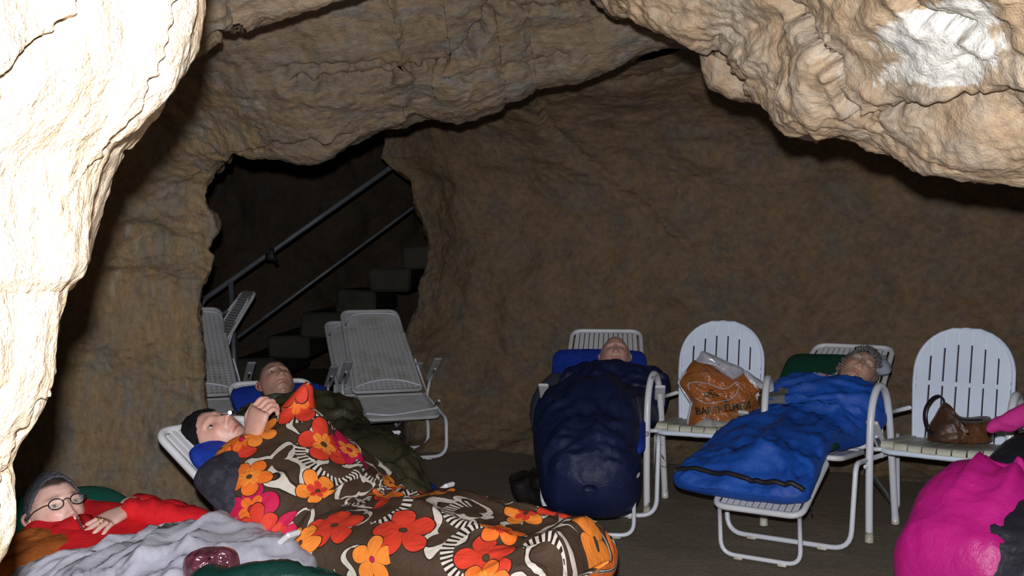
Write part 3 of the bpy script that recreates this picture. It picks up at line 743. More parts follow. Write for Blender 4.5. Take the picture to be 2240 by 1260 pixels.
# emblem: a dark cluster of leaves and blossoms
mb = MB(); rr = np.random.RandomState(5)
for k in range(26):
    a = rr.rand() * 2 * pi; r = rr.rand() ** .6; cx_, cz_ = r * math.cos(a) * .040, r * math.sin(a) * .020; an = rr.rand() * pi; l, w_ = .006 + .006 * rr.rand(), .003
    q = [(cx_ + l * math.cos(an + t) * (1 if abs(math.cos(t)) > .5 else .45), cz_ + w_ * math.sin(an + t)) for t in np.linspace(0, 2 * pi, 7)[:-1]]
    pts = on_bag(q, 1546, 856, -.15, .008); mb.add(pts, [tuple(range(6))])
build('emblem', mb, INK, sb, smooth=False)
# clear welded hem along the top and the left seam
hem = [pl(*q) for q in [(1523, 791), (1529, 778), (1537, 768), (1560, 776), (1590, 790), (1626, 808), (1606, 830), (1580, 818), (1553, 800)]]
hv, hf = inflate(hem, .035, 10, 60, 2.5, .6, .006, 2.0, 14); hv[:, 1] += Yb - .04; hv = shear(hv)
build('hem', MB().add(hv - bloc, hf), FILM, sb)
hem2 = [pl(*q) for q in [(1626, 808), (1650, 824), (1676, 843), (1668, 850), (1650, 842), (1656, 868), (1648, 872), (1640, 850), (1628, 830)]]
hv, hf = inflate(hem2, .02, 8, 60, 2.5, .6, .004, 6.0, 14); hv[:, 1] += Yb - .05; hv = shear(hv); build('hem', MB().add(hv - bloc, hf), FILM, sb)
W('seam', shear(np.array([P(*q, Yb - .01) for q in [(1502, 812), (1484, 837), (1497, 859), (1511, 882), (1502, 916), (1500, 945)]])) - bloc, .006, FILM, sb)
W('fold_crease', np.array([shear(np.array([[P(px, py, Yb)[0], bag_y(*pl(px, py)) - .004, P(px, py, Yb)[2]]]))[0] for px, py in catmull(np.array([(1503, 850), (1500, 838), (1512, 832), (1540, 834), (1575, 846), (1606, 832), (1604, 848), (1590, 866), (1560, 872), (1535, 876), (1515, 866)], float), 40)]) - bloc, .0022, FILM, sb)
# pale cloth and a dark folder in front of the bag
CLOTH = simple('pale_cloth', (.42, .40, .34), .8, (.30, .30, .29), 12, (40, .4, .01))
ol = [pl(*q, 4.90) for q in [(1508, 945), (1520, 925), (1538, 910), (1562, 914), (1590, 916), (1615, 908), (1626, 915), (1622, 930), (1600, 938), (1584, 934), (1570, 946), (1553, 957), (1515, 957)]]
v, f = inflate(ol, .055, 16, 90, 2.2, .4, .014, 8.0, 16); v[:, 1] += 4.90
tag(thing_at('folded_cloth', (ol[0][0], 4.9, .43), CLOTH, MB().add(v, f)), 'crumpled pale beige cloth in front of the orange shopping bag', 'cloth')
mb = MB(); c = P(1605, 950, 4.93); Mr = np.array(Matrix.Rotation(-.5, 3, 'Z') @ Matrix.Rotation(-.16, 3, 'X'))
box(mb, c, (.20, .15, .018), Mr, .004); fo = thing_at('document_folder', c, simple('dark_folder', (.016, .017, .025), .35), mb, False)
tag(fo, 'dark folder lying on the armchair seat under the pale cloth', 'folder')
for k, w_ in enumerate((.15, .12)):
    mb = MB(); box(mb, V3(.02, -.05 + .07 * k, .012 + .004 * k), (w_, .02, .004), Mr); build('paper_edge', mb, CLOTH, fo, False)
# black leather strap of a bag hanging over the arm
mb = MB(); tube(mb, catmull([P(1676, 846, 4.84), P(1668, 862, 4.80), P(1663, 880, 4.80), P(1668, 900, 4.81), P(1674, 925, 4.84)], 20), [.012 + .006 * math.sin(k * .33) for k in range(20)], 8, flat=.5)
st = thing_at('leather_strap', P(1668, 880, 4.8), simple('worn_black_leather', (.03, .018, .012), .45, (.10, .05, .02), 30), mb)
tag(st, 'worn black leather strap hung on the right arm of the rusty armchair', 'strap')
mb = MB(); c = P(1664, 866, 4.785); tube(mb, [c + V3(.010 * math.cos(a), 0, .007 * math.sin(a)) for a in np.linspace(0, 2 * pi, 12, endpoint=False)], .0022, 6, True)
build('buckle', MB().add(mb.verts() - np.array(st.location), mb.f), simple('brass', (.6, .42, .16), .3, metal=1), st)

# ---------------------------------------------------------------- brown handbag on the other armchair
LEATHER = simple('brown_leather', (.050, .022, .012), .42, (.13, .052, .022), 7, (60, .3, .004), thr=(.42, .62))
LEATHER_D = simple('dark_leather', (.016, .010, .012), .4)
Yh = 4.47
ol = [pl(*q, Yh) for q in [(2067, 880), (2082, 897), (2103, 911), (2130, 913), (2165, 912), (2172, 940), (2164, 978), (2130, 988), (2090, 990), (2062, 988), (2034, 975), (2030, 955), (2034, 933), (2048, 910)]]
v, f = inflate(ol, .085, 18, 90, 2.2, .9, .010, 12.0, 10); v[:, 1] += Yh; v[:, 2] = np.maximum(v[:, 2], .432)
hb = thing_at('handbag', (np.array(ol).mean(0)[0], Yh, .43), LEATHER, MB().add(v, f)); tag(hb, 'dark brown leather handbag with one loop strap on the right armchair', 'handbag')
hl = V3(*hb.location)
W('strap', catmull([P(*q) for q in [(2066, 884, Yh), (2063, 872, Yh), (2054, 866, Yh - .01), (2040, 873, Yh - .02), (2027, 892, Yh - .03), (2024, 915, Yh - .035), (2030, 938, Yh - .03), (2040, 950, Yh - .06)]], 36) - hl, .011, LEATHER_D, hb, flat=.35)
W('zip_seam', catmull([P(*q) for q in [(2064, 890, Yh - .05), (2085, 908, Yh - .07), (2110, 918, Yh - .075), (2150, 918, Yh - .06)]], 20) - hl, .004, LEATHER_D, hb)
# dark things on the floor beside the navy lounger: boots and a dark bundle
BOOT = simple('black_boot_leather', (.010, .009, .010), .4, (.02, .016, .014), 12)
def boot(x, y, rz, label):
    root = empty('boot', (x, y, 0), rz); tag(root, label, 'boot', 'black boots by the navy lounger')
    mb = MB(); sec = []
    path = [(0, .13, .19), (0, .12, .165), (0, .115, .13), (0, .08, .085), (0, 0, .055), (0, -.09, .045), (0, -.14, .04)]
    tube(mb, catmull(np.array(path), 22), np.interp(np.linspace(0, 1, 22), [0, .3, .5, .7, .9, 1], [.052, .05, .052, .05, .042, .02]), 14, flat=1.0)
    build('shaft', mb, BOOT, root)
    mb = MB(); ol_ = [(.036, .165), (.042, .05), (.046, -.08), (.03, -.155), (-.03, -.155), (-.046, -.08), (-.042, .05), (-.036, .165)]
    prism(mb, catmull(np.array(ol_), 32, True), V3(0, 0, 0), (1, 0, 0), (0, 1, 0), (0, 0, 1), .0, .022); build('sole', mb, BLACK, root, False)
    lc = MB(); tube(lc, catmull([(.0, .03, .12), (-.05, .02, .13), (-.09, .0, .09), (-.08, -.03, .05), (-.04, -.04, .09)], 24), .0028, 6); build('lace', lc, LEATHER_D, root)
boot(.13, 4.98, 2.3, 'black boot with hanging lace beside the foot of the navy sleeping bag')
boot(.20, 5.12, 2.6, 'black boot standing behind another boot near the navy sleeping bag')
ol = [(x, z) for x, z in [(-.20, .0), (-.21, .05), (-.10, .085), (.03, .10), (.17, .085), (.22, .02), (.1, -.0)]]
v, f = inflate(ol, .11, 14, 70, 2.2, 1, .01, 3.0, 12); v += V3(.13, 4.62, .0); v[:, 2] = np.maximum(v[:, 2], .002)
db = thing_at('dark_jacket', (.13, 4.62, 0), simple('navy_black_cloth', (.010, .010, .016), .6, (.02, .02, .03), 20), MB().add(v, f)); tag(db, 'dark folded jacket on the floor between blanket and navy sleeping bag', 'jacket')
mb = MB(); tube(mb, [V3(-.12, -.105, .05), V3(-.02, -.118, .048), V3(.06, -.115, .05)], .004, 6); build('zip', mb, simple('steel_zip', (.5, .5, .5), .3, metal=1), db)
mb = MB(); c = P(1182, 1172, 4.42); box(mb, c + V3(0, 0, -.0), (.055, .05, .012), np.array(Matrix.Rotation(.4, 3, 'Z')), .002)
pp_ = thing_at('paper_card', c, simple('grey_card', (.26, .28, .33), .6), mb, False); pp_.location.z = .012; tag(pp_, 'small grey card on the floor behind the blanket foot', 'card')
# ---------------------------------------------------------------- people
def skin_mat():
    m, nt, b = nodes_of('skin')
    a = N(nt, 'ShaderNodeVertexColor'); a.layer_name = 'tint'
    v = objvec(nt); n = ramp(nt, noise_n(nt, 45, 4, .6, v), [(.3, (.86, .80, .78)), (.7, (1.08, 1.06, 1.04))])
    mm = N(nt, 'ShaderNodeMix', data_type='RGBA', blend_type='MULTIPLY'); mm.inputs[0].default_value = .8
    lk(nt, a.outputs['Color'], mm.inputs[6]); lk(nt, n, mm.inputs[7]); lk(nt, mm.outputs[2], b.inputs['Base Color'])
    b.inputs['Roughness'].default_value = .48; b.inputs['Subsurface Weight'].default_value = .08; b.inputs['Subsurface Radius'].default_value = (.01, .004, .002)
    bump(nt, b, noise_n(nt, 160, 3, .6, v), .18, .002); return m
SKIN = skin_mat()
def hair_mat(name, c1, c2):
    m, nt, b = nodes_of(name); v = objvec(nt, (1, 1, 1))
    f = noise_n(nt, 120, 5, .7, v, 1.5); lk(nt, ramp(nt, f, [(.35, c1), (.65, c2)]), b.inputs['Base Color'])
    b.inputs['Roughness'].default_value = .6; bump(nt, b, f, .9, .008); return m
EYEW = simple('eye_white', (.42, .38, .36), .15); IRIS = simple('iris', (.03, .028, .025), .1, coat=.8)
def G2(x, z, cx, cz, sx, sz): return np.exp(-((x - cx) / sx) ** 2 - ((z - cz) / sz) ** 2)
def smst(x, a, b):
    t = np.clip((x - a) / (b - a), 0, 1); return t * t * (3 - 2 * t)
def head_geo(closed_eyes=False, fem=False, bald=False, hair_tint=(.1, .08, .07), wide=1.0, stubble=0.0, skin=(.52, .30, .22), mouth_open=0.0, old=0.0):
    """head in its own frame: x right, y to the face, z to the crown; 0.235 m high; returns verts, faces, colours"""
    nu, nv = 112, 96
    th = np.linspace(0, 2 * pi, nu, endpoint=False) + pi / 2; ph = np.linspace(-pi / 2 + .015, pi / 2 - .015, nv)
    d = np.stack([np.cos(ph)[:, None] * np.cos(th), np.cos(ph)[:, None] * np.sin(th), np.sin(ph)[:, None] + 0 * th], -1)
    x, y, z = d[..., 0] * .076 * wide, d[..., 1] * .096, d[..., 2] * .119
    fr = smst(d[..., 1], .0, .35)                                # front of the head
    lo = smst(-d[..., 2], .05, .95)
    x = x * (1 - (.30 if fem else .22) * lo * (.4 + .6 * fr)); x = x * (1 - .05 * smst(d[..., 2], .2, .9))
    y = np.where(d[..., 1] > 0, y * (1 - .02 * lo) + .006 * fr * lo, y * (1 - .35 * lo))
    # flatten the face plane a little
    y = np.where(d[..., 1] > 0, np.sign(y) * np.minimum(np.abs(y), .089 + .3 * np.maximum(0, np.abs(y) - .089)), y)
    f = fr; e = 0
    ex, ez = .031, .006
    for s in (-1, 1):
        e = e - .0125 * G2(x, z, s * .030, ez + .001, .017, .0125)
        e = e + (.0062 if closed_eyes else .0035) * G2(x, z, s * ex, ez - .002, .012, .008)
        e = e + .0050 * G2(x, z, s * .028, ez + .021, .020, .0065)
        e = e + .0050 * G2(x, z, s * .044, -.024, .015, .014)
        e = e - .0025 * G2(x, z, s * .036, -.060, .012, .016) - .0022 * old * G2(x, z, s * (.024 + .15 * (-.045 - z)), -.048, .004, .016)
        e = e + .0068 * G2(x, z, s * .0115, -.0395, .0062, .0060)     # nostril wings
        e = e - .0045 * G2(x, z, s * .0065, -.0465, .0035, .0028)
    zn = np.clip((.016 - z) / .052, 0, 1.0)                          # nose: bridge -> tip
    amp = (.004 + .0225 * zn ** 1.25) * smst(z, -.0475, -.038) * (1 - smst(z, .012, .030))
    e = e + amp * np.exp(-(x / (.0075 + .004 * zn)) ** 2) * (.88 if fem else 1)
    e = e + .0055 * G2(x, z, 0, -.0625, .021, .0055) - (.0045 + .004 * mouth_open) * G2(x, z, 0, -.0695, .024, .0022 + .003 * mouth_open) + .0058 * G2(x, z, 0, -.0765, .018, .006)
    e = e - .0035 * G2(x, z, 0, -.087, .018, .006) + .0085 * G2(x, z, 0, -.104, .017, .013)
    y = y + e * f
    v = np.stack([x, y, z], -1)
    v = v + (fbm(v * 34, 2) * .0009)[..., None] * d
    # colours
    sk = np.array(skin); c = np.ones(v.shape) * sk
    def tint(w, col): 
        nonlocal c
        w = (w * fr)[..., None]; c = c * (1 - w) + np.array(col) * w
    for s in (-1, 1):
        tint(.45 * G2(x, z, s * .043, -.026, .018, .016), sk * np.array((1.12, .78, .74)))
        tint(.55 * G2(x, z, s * .030, ez - .004, .016, .009), sk * np.array((.72, .60, .58)))
        tint(np.clip(1.5 * G2(x, z, s * .030, ez + .0205 - abs(0), .017, .0032), 0, 1) * (.75 if not old else .35), np.array(hair_tint) * .8)
        if closed_eyes: tint(.8 * G2(x, z, s * ex, ez - .006, .012, .0016), (.06, .03, .025))
    tint(.55 * G2(x, z, 0, -.036, .010, .010), sk * np.array((1.1, .72, .68)))
    tint(np.clip(1.2 * G2(x, z, 0, -.0675, .020, .0085), 0, 1) * .8, sk * np.array((.95, .50, .50)))
    tint(np.clip(1.3 * G2(x, z, 0, -.0697, .020, .0018 + .003 * mouth_open), 0, 1) * .85, (.07, .025, .022))
    if stubble: tint(stubble * smst(-z, .04, .075) * (1 - G2(x, z, 0, -.068, .022, .009)), np.array(sk) * .55)
    # scalp
    if not bald:
        hl = .060 + .018 * np.abs(x) / .07; wv = np.maximum(smst(z, hl - .006, hl + .010) , smst(-y, -.015, .01) * smst(z, -.055, -.03))[..., None]
        c = c * (1 - wv) + np.array(hair_tint) * wv
    fcs = grid_faces(nv, nu, False, True); fcs.append(tuple(range(nu))[::-1]); fcs.append(tuple((nv - 1) * nu + k for k in range(nu)))
    V = [v.reshape(-1, 3)]; C = [c.reshape(-1, 3)]; F = list(fcs); off = nu * nv
    for s in (-1, 1):                                              # ears
        mb = MB(); rim = [(s * .073, -.004, -.026), (s * .079, -.012, -.016), (s * .086, -.022, .004), (s * .087, -.020, .020), (s * .080, -.006, .026), (s * .075, .004, .016)]
        tube(mb, catmull(np.array(rim), 18), .0052, 8, roundcap=True)
        ellipsoid(mb, (s * .077, -.010, .002), (.006, .014, .024))
        V.append(mb.verts()); C.append(np.ones((mb.n, 3)) * sk * np.array((1.05, .8, .76))); F += [tuple(i + off for i in q) for q in mb.f]; off += mb.n
    return np.concatenate(V), F, np.concatenate(C)
def hand_geo(curl=(.35, .4, .45, .5), spread=.08, thumb=(.5, .6), scale=1.0):
    """right hand, wrist at origin, fingers along +x, back of the hand +z, thumb towards +y"""
    mb = MB()
    xs = np.linspace(-.02, .088, 12); a = np.linspace(0, 2 * pi, 18, endpoint=False); w = np.interp(xs, [-.02, .0, .03, .065, .088], [.026, .027, .036, .042, .039]); t = np.interp(xs, [-.02, 0, .04, .088], [.019, .018, .0165, .0115])
    v = np.stack([xs[:, None] + 0 * a, w[:, None] * np.sign(np.cos(a)) * np.abs(np.cos(a)) ** .75, t[:, None] * np.sign(np.sin(a)) * np.abs(np.sin(a)) ** .8 + .003 * np.sin(xs * 30)[:, None]], -1)
    n = 18; mb.add(v, grid_faces(12, n, False, True) + [tuple(range(n))[::-1], tuple(11 * n + k for k in range(n))])
    nails = MB()
    for k, (y0, ln, r) in enumerate(((.031, .070, .0088), (.0105, .079, .0091), (-.0105, .073, .0087), (-.030, .056, .0078))):
        p = V3(.080, y0, .001); ang = 0.0; sp = spread * (1.5 - k); pts = [p]; rad = [r * 1.12]
        for j, fr_ in enumerate((.45, .30, .25)):
            ang += curl[k] * (1.0 if j else .8)
            dv = V3(math.cos(ang) * math.cos(sp), math.cos(ang) * math.sin(sp), -math.sin(ang))
            pts += [p + dv * ln * fr_ * .5, p + dv * ln * fr_]; rad += [r * (1 - .06 * j) * .95, r * (1.02 - .09 * (j + 1))]; p = pts[-1]
        tube(mb, catmull(np.array(pts), 16), np.interp(np.linspace(0, 1, 16), np.linspace(0, 1, len(rad)), rad), 10, roundcap=True)
        nb = V3(math.sin(ang), 0, math.cos(ang)); M_ = np.stack([dv, np.cross(nb, dv), nb], 1)
        ellipsoid(nails, p - dv * .004 + nb * rad[-1] * .75, (.0065, .0050, .0022), M_, 10, 6)
    p = V3(.012, .026, -.004); d1 = nrm(V3(math.cos(thumb[0]), math.sin(thumb[0]), -.25)); d2 = nrm(V3(math.cos(thumb[0] * thumb[1]), math.sin(thumb[0] * thumb[1]), -.35))
    tube(mb, catmull(np.array([p, p + d1 * .025, p + d1 * .048, p + d1 * .048 + d2 * .018, p + d1 * .048 + d2 * .034]), 14), np.interp(np.linspace(0, 1, 14), [0, .4, .7, 1], [.0135, .0115, .0105, .0085]), 10, roundcap=True)
    return mb.verts() * scale, mb.f, nails.verts() * scale, nails.f
def frame3(x, z):
    """columns x, y, z with z kept and x made square to it"""
    z = nrm(z); x = nrm(np.asarray(x, float) - z * np.dot(x, z)); return np.stack([x, np.cross(z, x), z], 1)

class Person:
    def __init__(s, L, hp, crown, face, label, skin=(.52, .30, .22), scale=1.0, torso=True, legs=(0.0, 0.0), lh=.10, ds=0.0, tk=1.0, th=.0, **hk):
        s.skin = np.array(skin)
        crown = nrm(crown); face = nrm(np.asarray(face, float) - crown * np.dot(face, crown)); right = np.cross(face, crown)
        s.R = np.stack([right, face, crown], 1); s.hp = np.asarray(hp, float); s.k = scale; s.L = L
        v, f, c = head_geo(skin=skin, **hk)
        s.V = [s.H(v)]; s.F = list(f); s.C = [c]; s.off = len(v); s.hk = hk; s.label = label; s.parts = []
        if torso:
            # neck, trunk and legs follow the lounger
            base = s.H(V3(0, -.022, -.075)); q = .46 + ds
            nk = L.map(q, 0, .10 + th); path = [base, (base + nk) / 2 + .0, nk, L.map(.36 + ds, 0, .10 + th), L.map(.24 + ds, 0, .10 + th), L.map(.10 + ds, legs[0] * .2, .095 + th), L.map(-.02 + ds, legs[0] * .5, .09 + th), L.map(-.10 + ds, legs[0] * .7, .085 + th)]
            path = catmull(np.array(path), 40); X = L.dirw((1, 0, 0))
            w = np.interp(np.linspace(0, 1, 40), [0, .16, .27, .34, .5, .75, 1], [.056, .058, .11, .185, .18, .165, .15]); t = np.interp(np.linspace(0, 1, 40), [0, .16, .3, .5, .8, 1], np.array([.056, .056, .058, .06, .058, .05]) * tk)
            T, Nn, B = frames(path, up=X); a = np.linspace(0, 2 * pi, 28, endpoint=False)
            vv = path[:, None] + w[:, None, None] * np.cos(a)[None, :, None] * Nn[:, None] + t[:, None, None] * np.sin(a)[None, :, None] * B[:, None]
            s.add(vv.reshape(-1, 3), grid_faces(40, 28, False, True) + [tuple(range(28))[::-1], tuple(39 * 28 + k for k in range(28))])
            e = L.Ls + L.Lf
            for sx in (-1, 1):
                lt = legs[0]; e2 = e - .12 - legs[1]
                pth = catmull(np.array([L.map(ds, lt * .5 + sx * .08, .10), L.map(-.2 + ds * .5, lt * .8 + sx * .08, lh), L.map(-L.Ls, lt + sx * .075, lh), L.map(-(L.Ls + e2) / 2, lt + sx * .075, lh - .01), L.map(-e2 + .02, lt + sx * .07, lh - .01), L.map(-e2 - .02, lt + sx * .07, lh + .02)]), 30)
                mb = MB(); tube(mb, pth, np.interp(np.linspace(0, 1, 30), [0, .4, .6, .8, 1], [.055, .044, .038, .032, .026]) * (tk if tk < 1 else 1), 14, roundcap=True); s.add(mb.verts(), mb.f)
    def H(s, v): return np.asarray(v) * s.k @ s.R.T + s.hp
    def add(s, v, f, col=None):
        v = np.asarray(v).reshape(-1, 3); s.V.append(v); s.F += [tuple(i + s.off for i in q) for q in f]
        s.C.append(np.ones((len(v), 3)) * (s.skin if col is None else np.array(col))); s.off += len(v)
    def limb(s, pts, rad, n=26):
        mb = MB(); tube(mb, catmull(np.array(pts), n), np.interp(np.linspace(0, 1, n), np.linspace(0, 1, len(rad)), rad), 14, roundcap=True); s.add(mb.verts(), mb.f)
    def hand(s, wrist, fingers, back, mirror=False, **k):
        v, f, nv, nf = hand_geo(**k)
        if mirror: v = v * V3(1, -1, 1); nv = nv * V3(1, -1, 1); f = [q[::-1] for q in f]
        M_ = frame3(fingers, back) if False else None
        x = nrm(fingers); z = nrm(np.asarray(back, float) - x * np.dot(back, x)); M_ = np.stack([x, np.cross(z, x), z], 1)
        s.add(v @ M_.T + np.asarray(wrist), f); s.add(nv @ M_.T + np.asarray(wrist), nf, s.skin * np.array((1.12, 1.0, .98)))
    def done(s):
        base = V3(s.hp[0], s.hp[1], s.hp[2] - .12); s.base = base
        v = np.concatenate(s.V) - base
        o = link('person', mesh_data('person', v, s.F, SKIN)); o.location = base; set_col(o, np.concatenate(s.C)); tag(o, s.label, 'person', 'people resting on loungers'); s.o = o
        if not s.hk.get('closed_eyes'):
            for sx in (-1, 1):
                mb = MB(); ellipsoid(mb, s.H(V3(sx * .031, .0718, .003)) - base, (.0112 * s.k,) * 3, s.R); e = build('eye', mb, EYEW, o)
                mb = MB(); ellipsoid(mb, s.H(V3(sx * .031, .0805, .0030)) - base, (.0060 * s.k, .003 * s.k, .0060 * s.k), s.R, 12, 8); build('iris', mb, IRIS, e)
                mb = MB(); a = np.linspace(-1.25, 1.25, 14); lid = [(sx * .031 + .0135 * math.sin(t), .0808 - .004 * abs(math.sin(t)) ** 2, .0030 + .0058 * math.cos(t) ** .8) for t in a]
                tube(mb, s.H(np.array(lid)) - base, .0024, 6); build('eyelid', mb, s.parts_mat('eyelid_skin', tuple(s.skin * .62)), o)
        return o
    def parts_mat(s, n, c): return MATS[n] if n in MATS else simple(n, c, .5)
    def shell(s, name, mat, test, r=(.082, .104, .126), noise=.004, nf=18, zmin=-1.0, nu=132, nv=110, stretch=None, thick=.005):
        """cap or hair: a shell over the skull, kept where test(direction) is true"""
        th = np.linspace(0, 2 * pi, nu, endpoint=False); ph = np.linspace(-1.45, pi / 2 - .02, nv)
        d = np.stack([np.cos(ph)[:, None] * np.cos(th), np.cos(ph)[:, None] * np.sin(th), np.sin(ph)[:, None] + 0 * th], -1)
        v = d * np.asarray(r); v = v + d * (noise * ridged(d * nf * .3, 3) - noise)[..., None]
        if stretch: v = stretch(v, d)
        keep = test(d)
        vi = v.reshape(-1, 3); inn = vi - d.reshape(-1, 3) * thick
        K = keep.reshape(-1); f = [q for q in grid_faces(nv, nu, False, True) if all(K[i] for i in q)]
        if K[-nu:].all(): f.append(tuple((nv - 1) * nu + k for k in range(nu)))
        cnt = {}
        for q in f:
            for a, b in zip(q, q[1:] + q[:1]): cnt[(a, b)] = 1
        n0 = len(vi); ff = list(f) + [tuple(i + n0 for i in q[::-1]) for q in f]
        for (a, b) in list(cnt):
            if (b, a) not in cnt: ff.append((b, a, a + n0, b + n0))
        allv = np.concatenate([vi, inn]); used = sorted({i for q in ff for i in q}); mp = {i: k for k, i in enumerate(used)}
        mb = MB().add(s.H(allv[used]) - s.base, [tuple(mp[i] for i in q) for q in ff]); return build(name, mb, mat, s.o)
    def glasses(s, mat, lens, rx=.021, rz=.016, y=.099, z=.003):
        gl = None
        for sx in (-1, 1):
            ring = [V3(sx * .0315 + rx * math.cos(a), y - .004 * abs(math.cos(a) * .5 + sx * .5) , z + rz * math.sin(a)) for a in np.linspace(0, 2 * pi, 28, endpoint=False)]
            mb = MB(); tube(mb, s.H(np.array(ring)) - s.base, .0019 * s.k, 8, True)
            if gl is None: gl = build('glasses', mb, mat, s.o)
            else: build('rim', mb, mat, gl)
            mb = MB(); rg = s.H(np.array(ring)) - s.base; mb.add(np.concatenate([rg, rg - s.R[:, 1] * .001]), [tuple(range(28)), tuple(range(28, 56))[::-1]]); build('lens', mb, lens, gl)
            mb = MB(); tube(mb, s.H(np.array([(sx * (.0315 + rx), y - .004, z + .004), (sx * .064, y - .012, z + .006), (sx * .079, .05, z + .008), (sx * .083, -.01, z + .006)])) - s.base, .0016, 6); build('temple', mb, mat, gl)
        mb = MB(); tube(mb, s.H(catmull(np.array([(-.0115, y, z + .004), (0, y + .004, z + .008), (.0115, y, z + .004)]), 10)) - s.base, .0017, 6); build('bridge', mb, mat, gl)
        return gl
def knit(name, c1, c2):
    m, nt, b = nodes_of(name); v = objvec(nt)
    w = N(nt, 'ShaderNodeTexWave'); w.inputs['Scale'].default_value = 95; w.inputs['Distortion'].default_value = 1.0; lk(nt, v, w.inputs[0])
    lk(nt, ramp(nt, noise_n(nt, 25, 4, .6, v), [(.35, c1), (.7, c2)]), b.inputs['Base Color']); b.inputs['Roughness'].default_value = .95; b.inputs['Specular IOR Level'].default_value = .1
    bump(nt, b, w.outputs['Fac'], .5, .004); return m

# --- man in the black cap, on the floral lounger
pf_ = Person(L_flor, V3(-.975, 3.385, .618), (-.90, .22, .24), (.26, -.50, .80), 'person in a black knit cap lying under the floral blanket, looking up', (.60, .35, .28), 1.03, stubble=.25, hair_tint=(.05, .045, .04), old=.6, lh=.07, legs=(0, .08), tk=.9)
hw = P(552, 957, 3.24)
pf_.limb([L_flor.map(.36, .14, .10), L_flor.map(.26, .17, .10), L_flor.map(.24, .15, .12), hw + V3(.07, .06, -.10), hw + V3(.012, .012, -.02)], [.05, .045, .042, .034, .027])
pf_.hand(hw, (.28, -.05, .9), (-.60, -.78, .12), curl=(.8, .85, .9, .95), spread=.05, thumb=(.9, .2), scale=1.1)
pf_.done()
pf_.shell('knit_cap', knit('black_knit', (.008, .008, .009), (.016, .014, .015)), lambda d: -.55 * d[..., 1] + .83 * d[..., 2] > -.10, (.083, .107, .132), .003)
SHIRT = simple('dark_plaid_shirt', (.012, .012, .020), .8, (.030, .028, .045), 26, (120, .3, .004), thr=(.45, .55))

# --- woman with glasses, grey cap and red fleece
pw = Person(L_wom, V3(-1.36, 3.04, .455), (-.42, .28, .80), (.68, -.64, .26), 'person in grey cap, round glasses and red fleece lying in the silver sleeping bag', (.66, .42, .36), 1.0, fem=True, hair_tint=(.06, .045, .04), ds=-.06, tk=.75, th=-.02, lh=.06, legs=(0, .25))
hw2 = L_wom.map(.235, .06, .170); el = L_wom.map(.10, .27, .11)
fdir = nrm(L_wom.map(.19, -.10, .150) - hw2)
pw.limb([L_wom.map(.36, .17, .10), L_wom.map(.18, .24, .10), el, (el + hw2) / 2 + V3(0, 0, .02), hw2 + V3(.02, .0, .0)], [.05, .046, .042, .032, .025])
pw.hand(hw2, fdir, (-.10, -.45, .85), mirror=True, curl=(.12, .10, .14, .2), spread=.12, thumb=(.35, .8), scale=.93)
pw.done()
pw.shell('knit_cap', knit('grey_knit', (.115, .115, .135), (.085, .085, .10)), lambda d: -.62 * d[..., 1] + .78 * d[..., 2] > .09 - .10 * np.abs(d[..., 0]), (.083, .106, .134), .003)
BLKF = simple('dark_glasses_frame', (.018, .010, .010), .25)
def lens_mat():
    m, nt, b = nodes_of('lens_glass'); b.inputs['Base Color'].default_value = (.95, .96, .97, 1); b.inputs['Roughness'].default_value = .02
    b.inputs['Alpha'].default_value = .05; b.inputs['IOR'].default_value = 1.3
    v = objvec(nt); nz = noise_n(nt, 3, 1, .5, v); lk(nt, ramp(nt, nz, [(0, .96), (1, .98)]), b.inputs['Base Color']); return m
LENS = lens_mat()
pw.glasses(BLKF, LENS)
mb = MB(); ellipsoid(mb, pw.H(V3(.079, -.005, -.03)) - pw.base, (.0035,) * 3); build('earring', mb, simple('pearl', (.8, .78, .72), .2), pw.o)
mb = MB()
RED = simple('red_fleece', (.62, .016, .022), .9, (.50, .012, .018), 22, (160, .5, .006), spec=.1)
GOLD = simple('gold_ring', (.8, .6, .3), .25, metal=1)
fx = fdir; c = hw2 + fx * .095 + V3(.004, -.004, .012)
q0 = nrm(np.cross(fx, V3(0, 0, 1))); q1 = np.cross(fx, q0)
tube(mb, [c + (q0 * math.cos(a) + q1 * math.sin(a)) * .0092 for a in np.linspace(0, 2 * pi, 16, endpoint=False)] - pw.base, .0016, 6, True); build('ring', mb, GOLD, pw.o)
# fleece: trunk with collar, and the bent sleeve with its cuff at the wrist
mb = MB(); tube(mb, catmull(np.array([L_wom.map(.36, .20, .09), L_wom.map(.20, .26, .10), el + V3(.02, .02, -.01), el * .55 + hw2 * .45 + V3(0, .0, .012), hw2 + V3(.028, .006, .002)]), 40), np.interp(np.linspace(0, 1, 40), [0, .3, .6, .85, .95, 1], [.06, .058, .056, .048, .041, .039]) + .004 * np.sin(np.arange(40) * 1.3), 18, roundcap=True)
v = mb.v[0]; v += fbm(v * 16, 3)[:, None] * .007
build('sleeve', MB().add(v - pw.base, mb.f), RED, pw.o)
s_ = np.linspace(.02, .42, 26); a = np.linspace(0, 2 * pi, 36, endpoint=False)
wv_ = np.interp(s_, [.02, .26, .36, .42, .46], [.20, .22, .20, .12, .085]); tv_ = np.interp(s_, [.02, .26, .36, .46], [.055, .058, .055, .05])
vv = L_wom.map(s_[:, None] + 0 * a, wv_[:, None] * np.cos(a), .095 + tv_[:, None] * np.sin(a)); vv = vv + fbm(vv * 14, 3)[..., None] * .006
build('fleece', MB().add(vv - pw.base, grid_faces(26, 36, False, True) + [tuple(range(36))[::-1], tuple(25 * 36 + k for k in range(36))]), RED, pw.o)
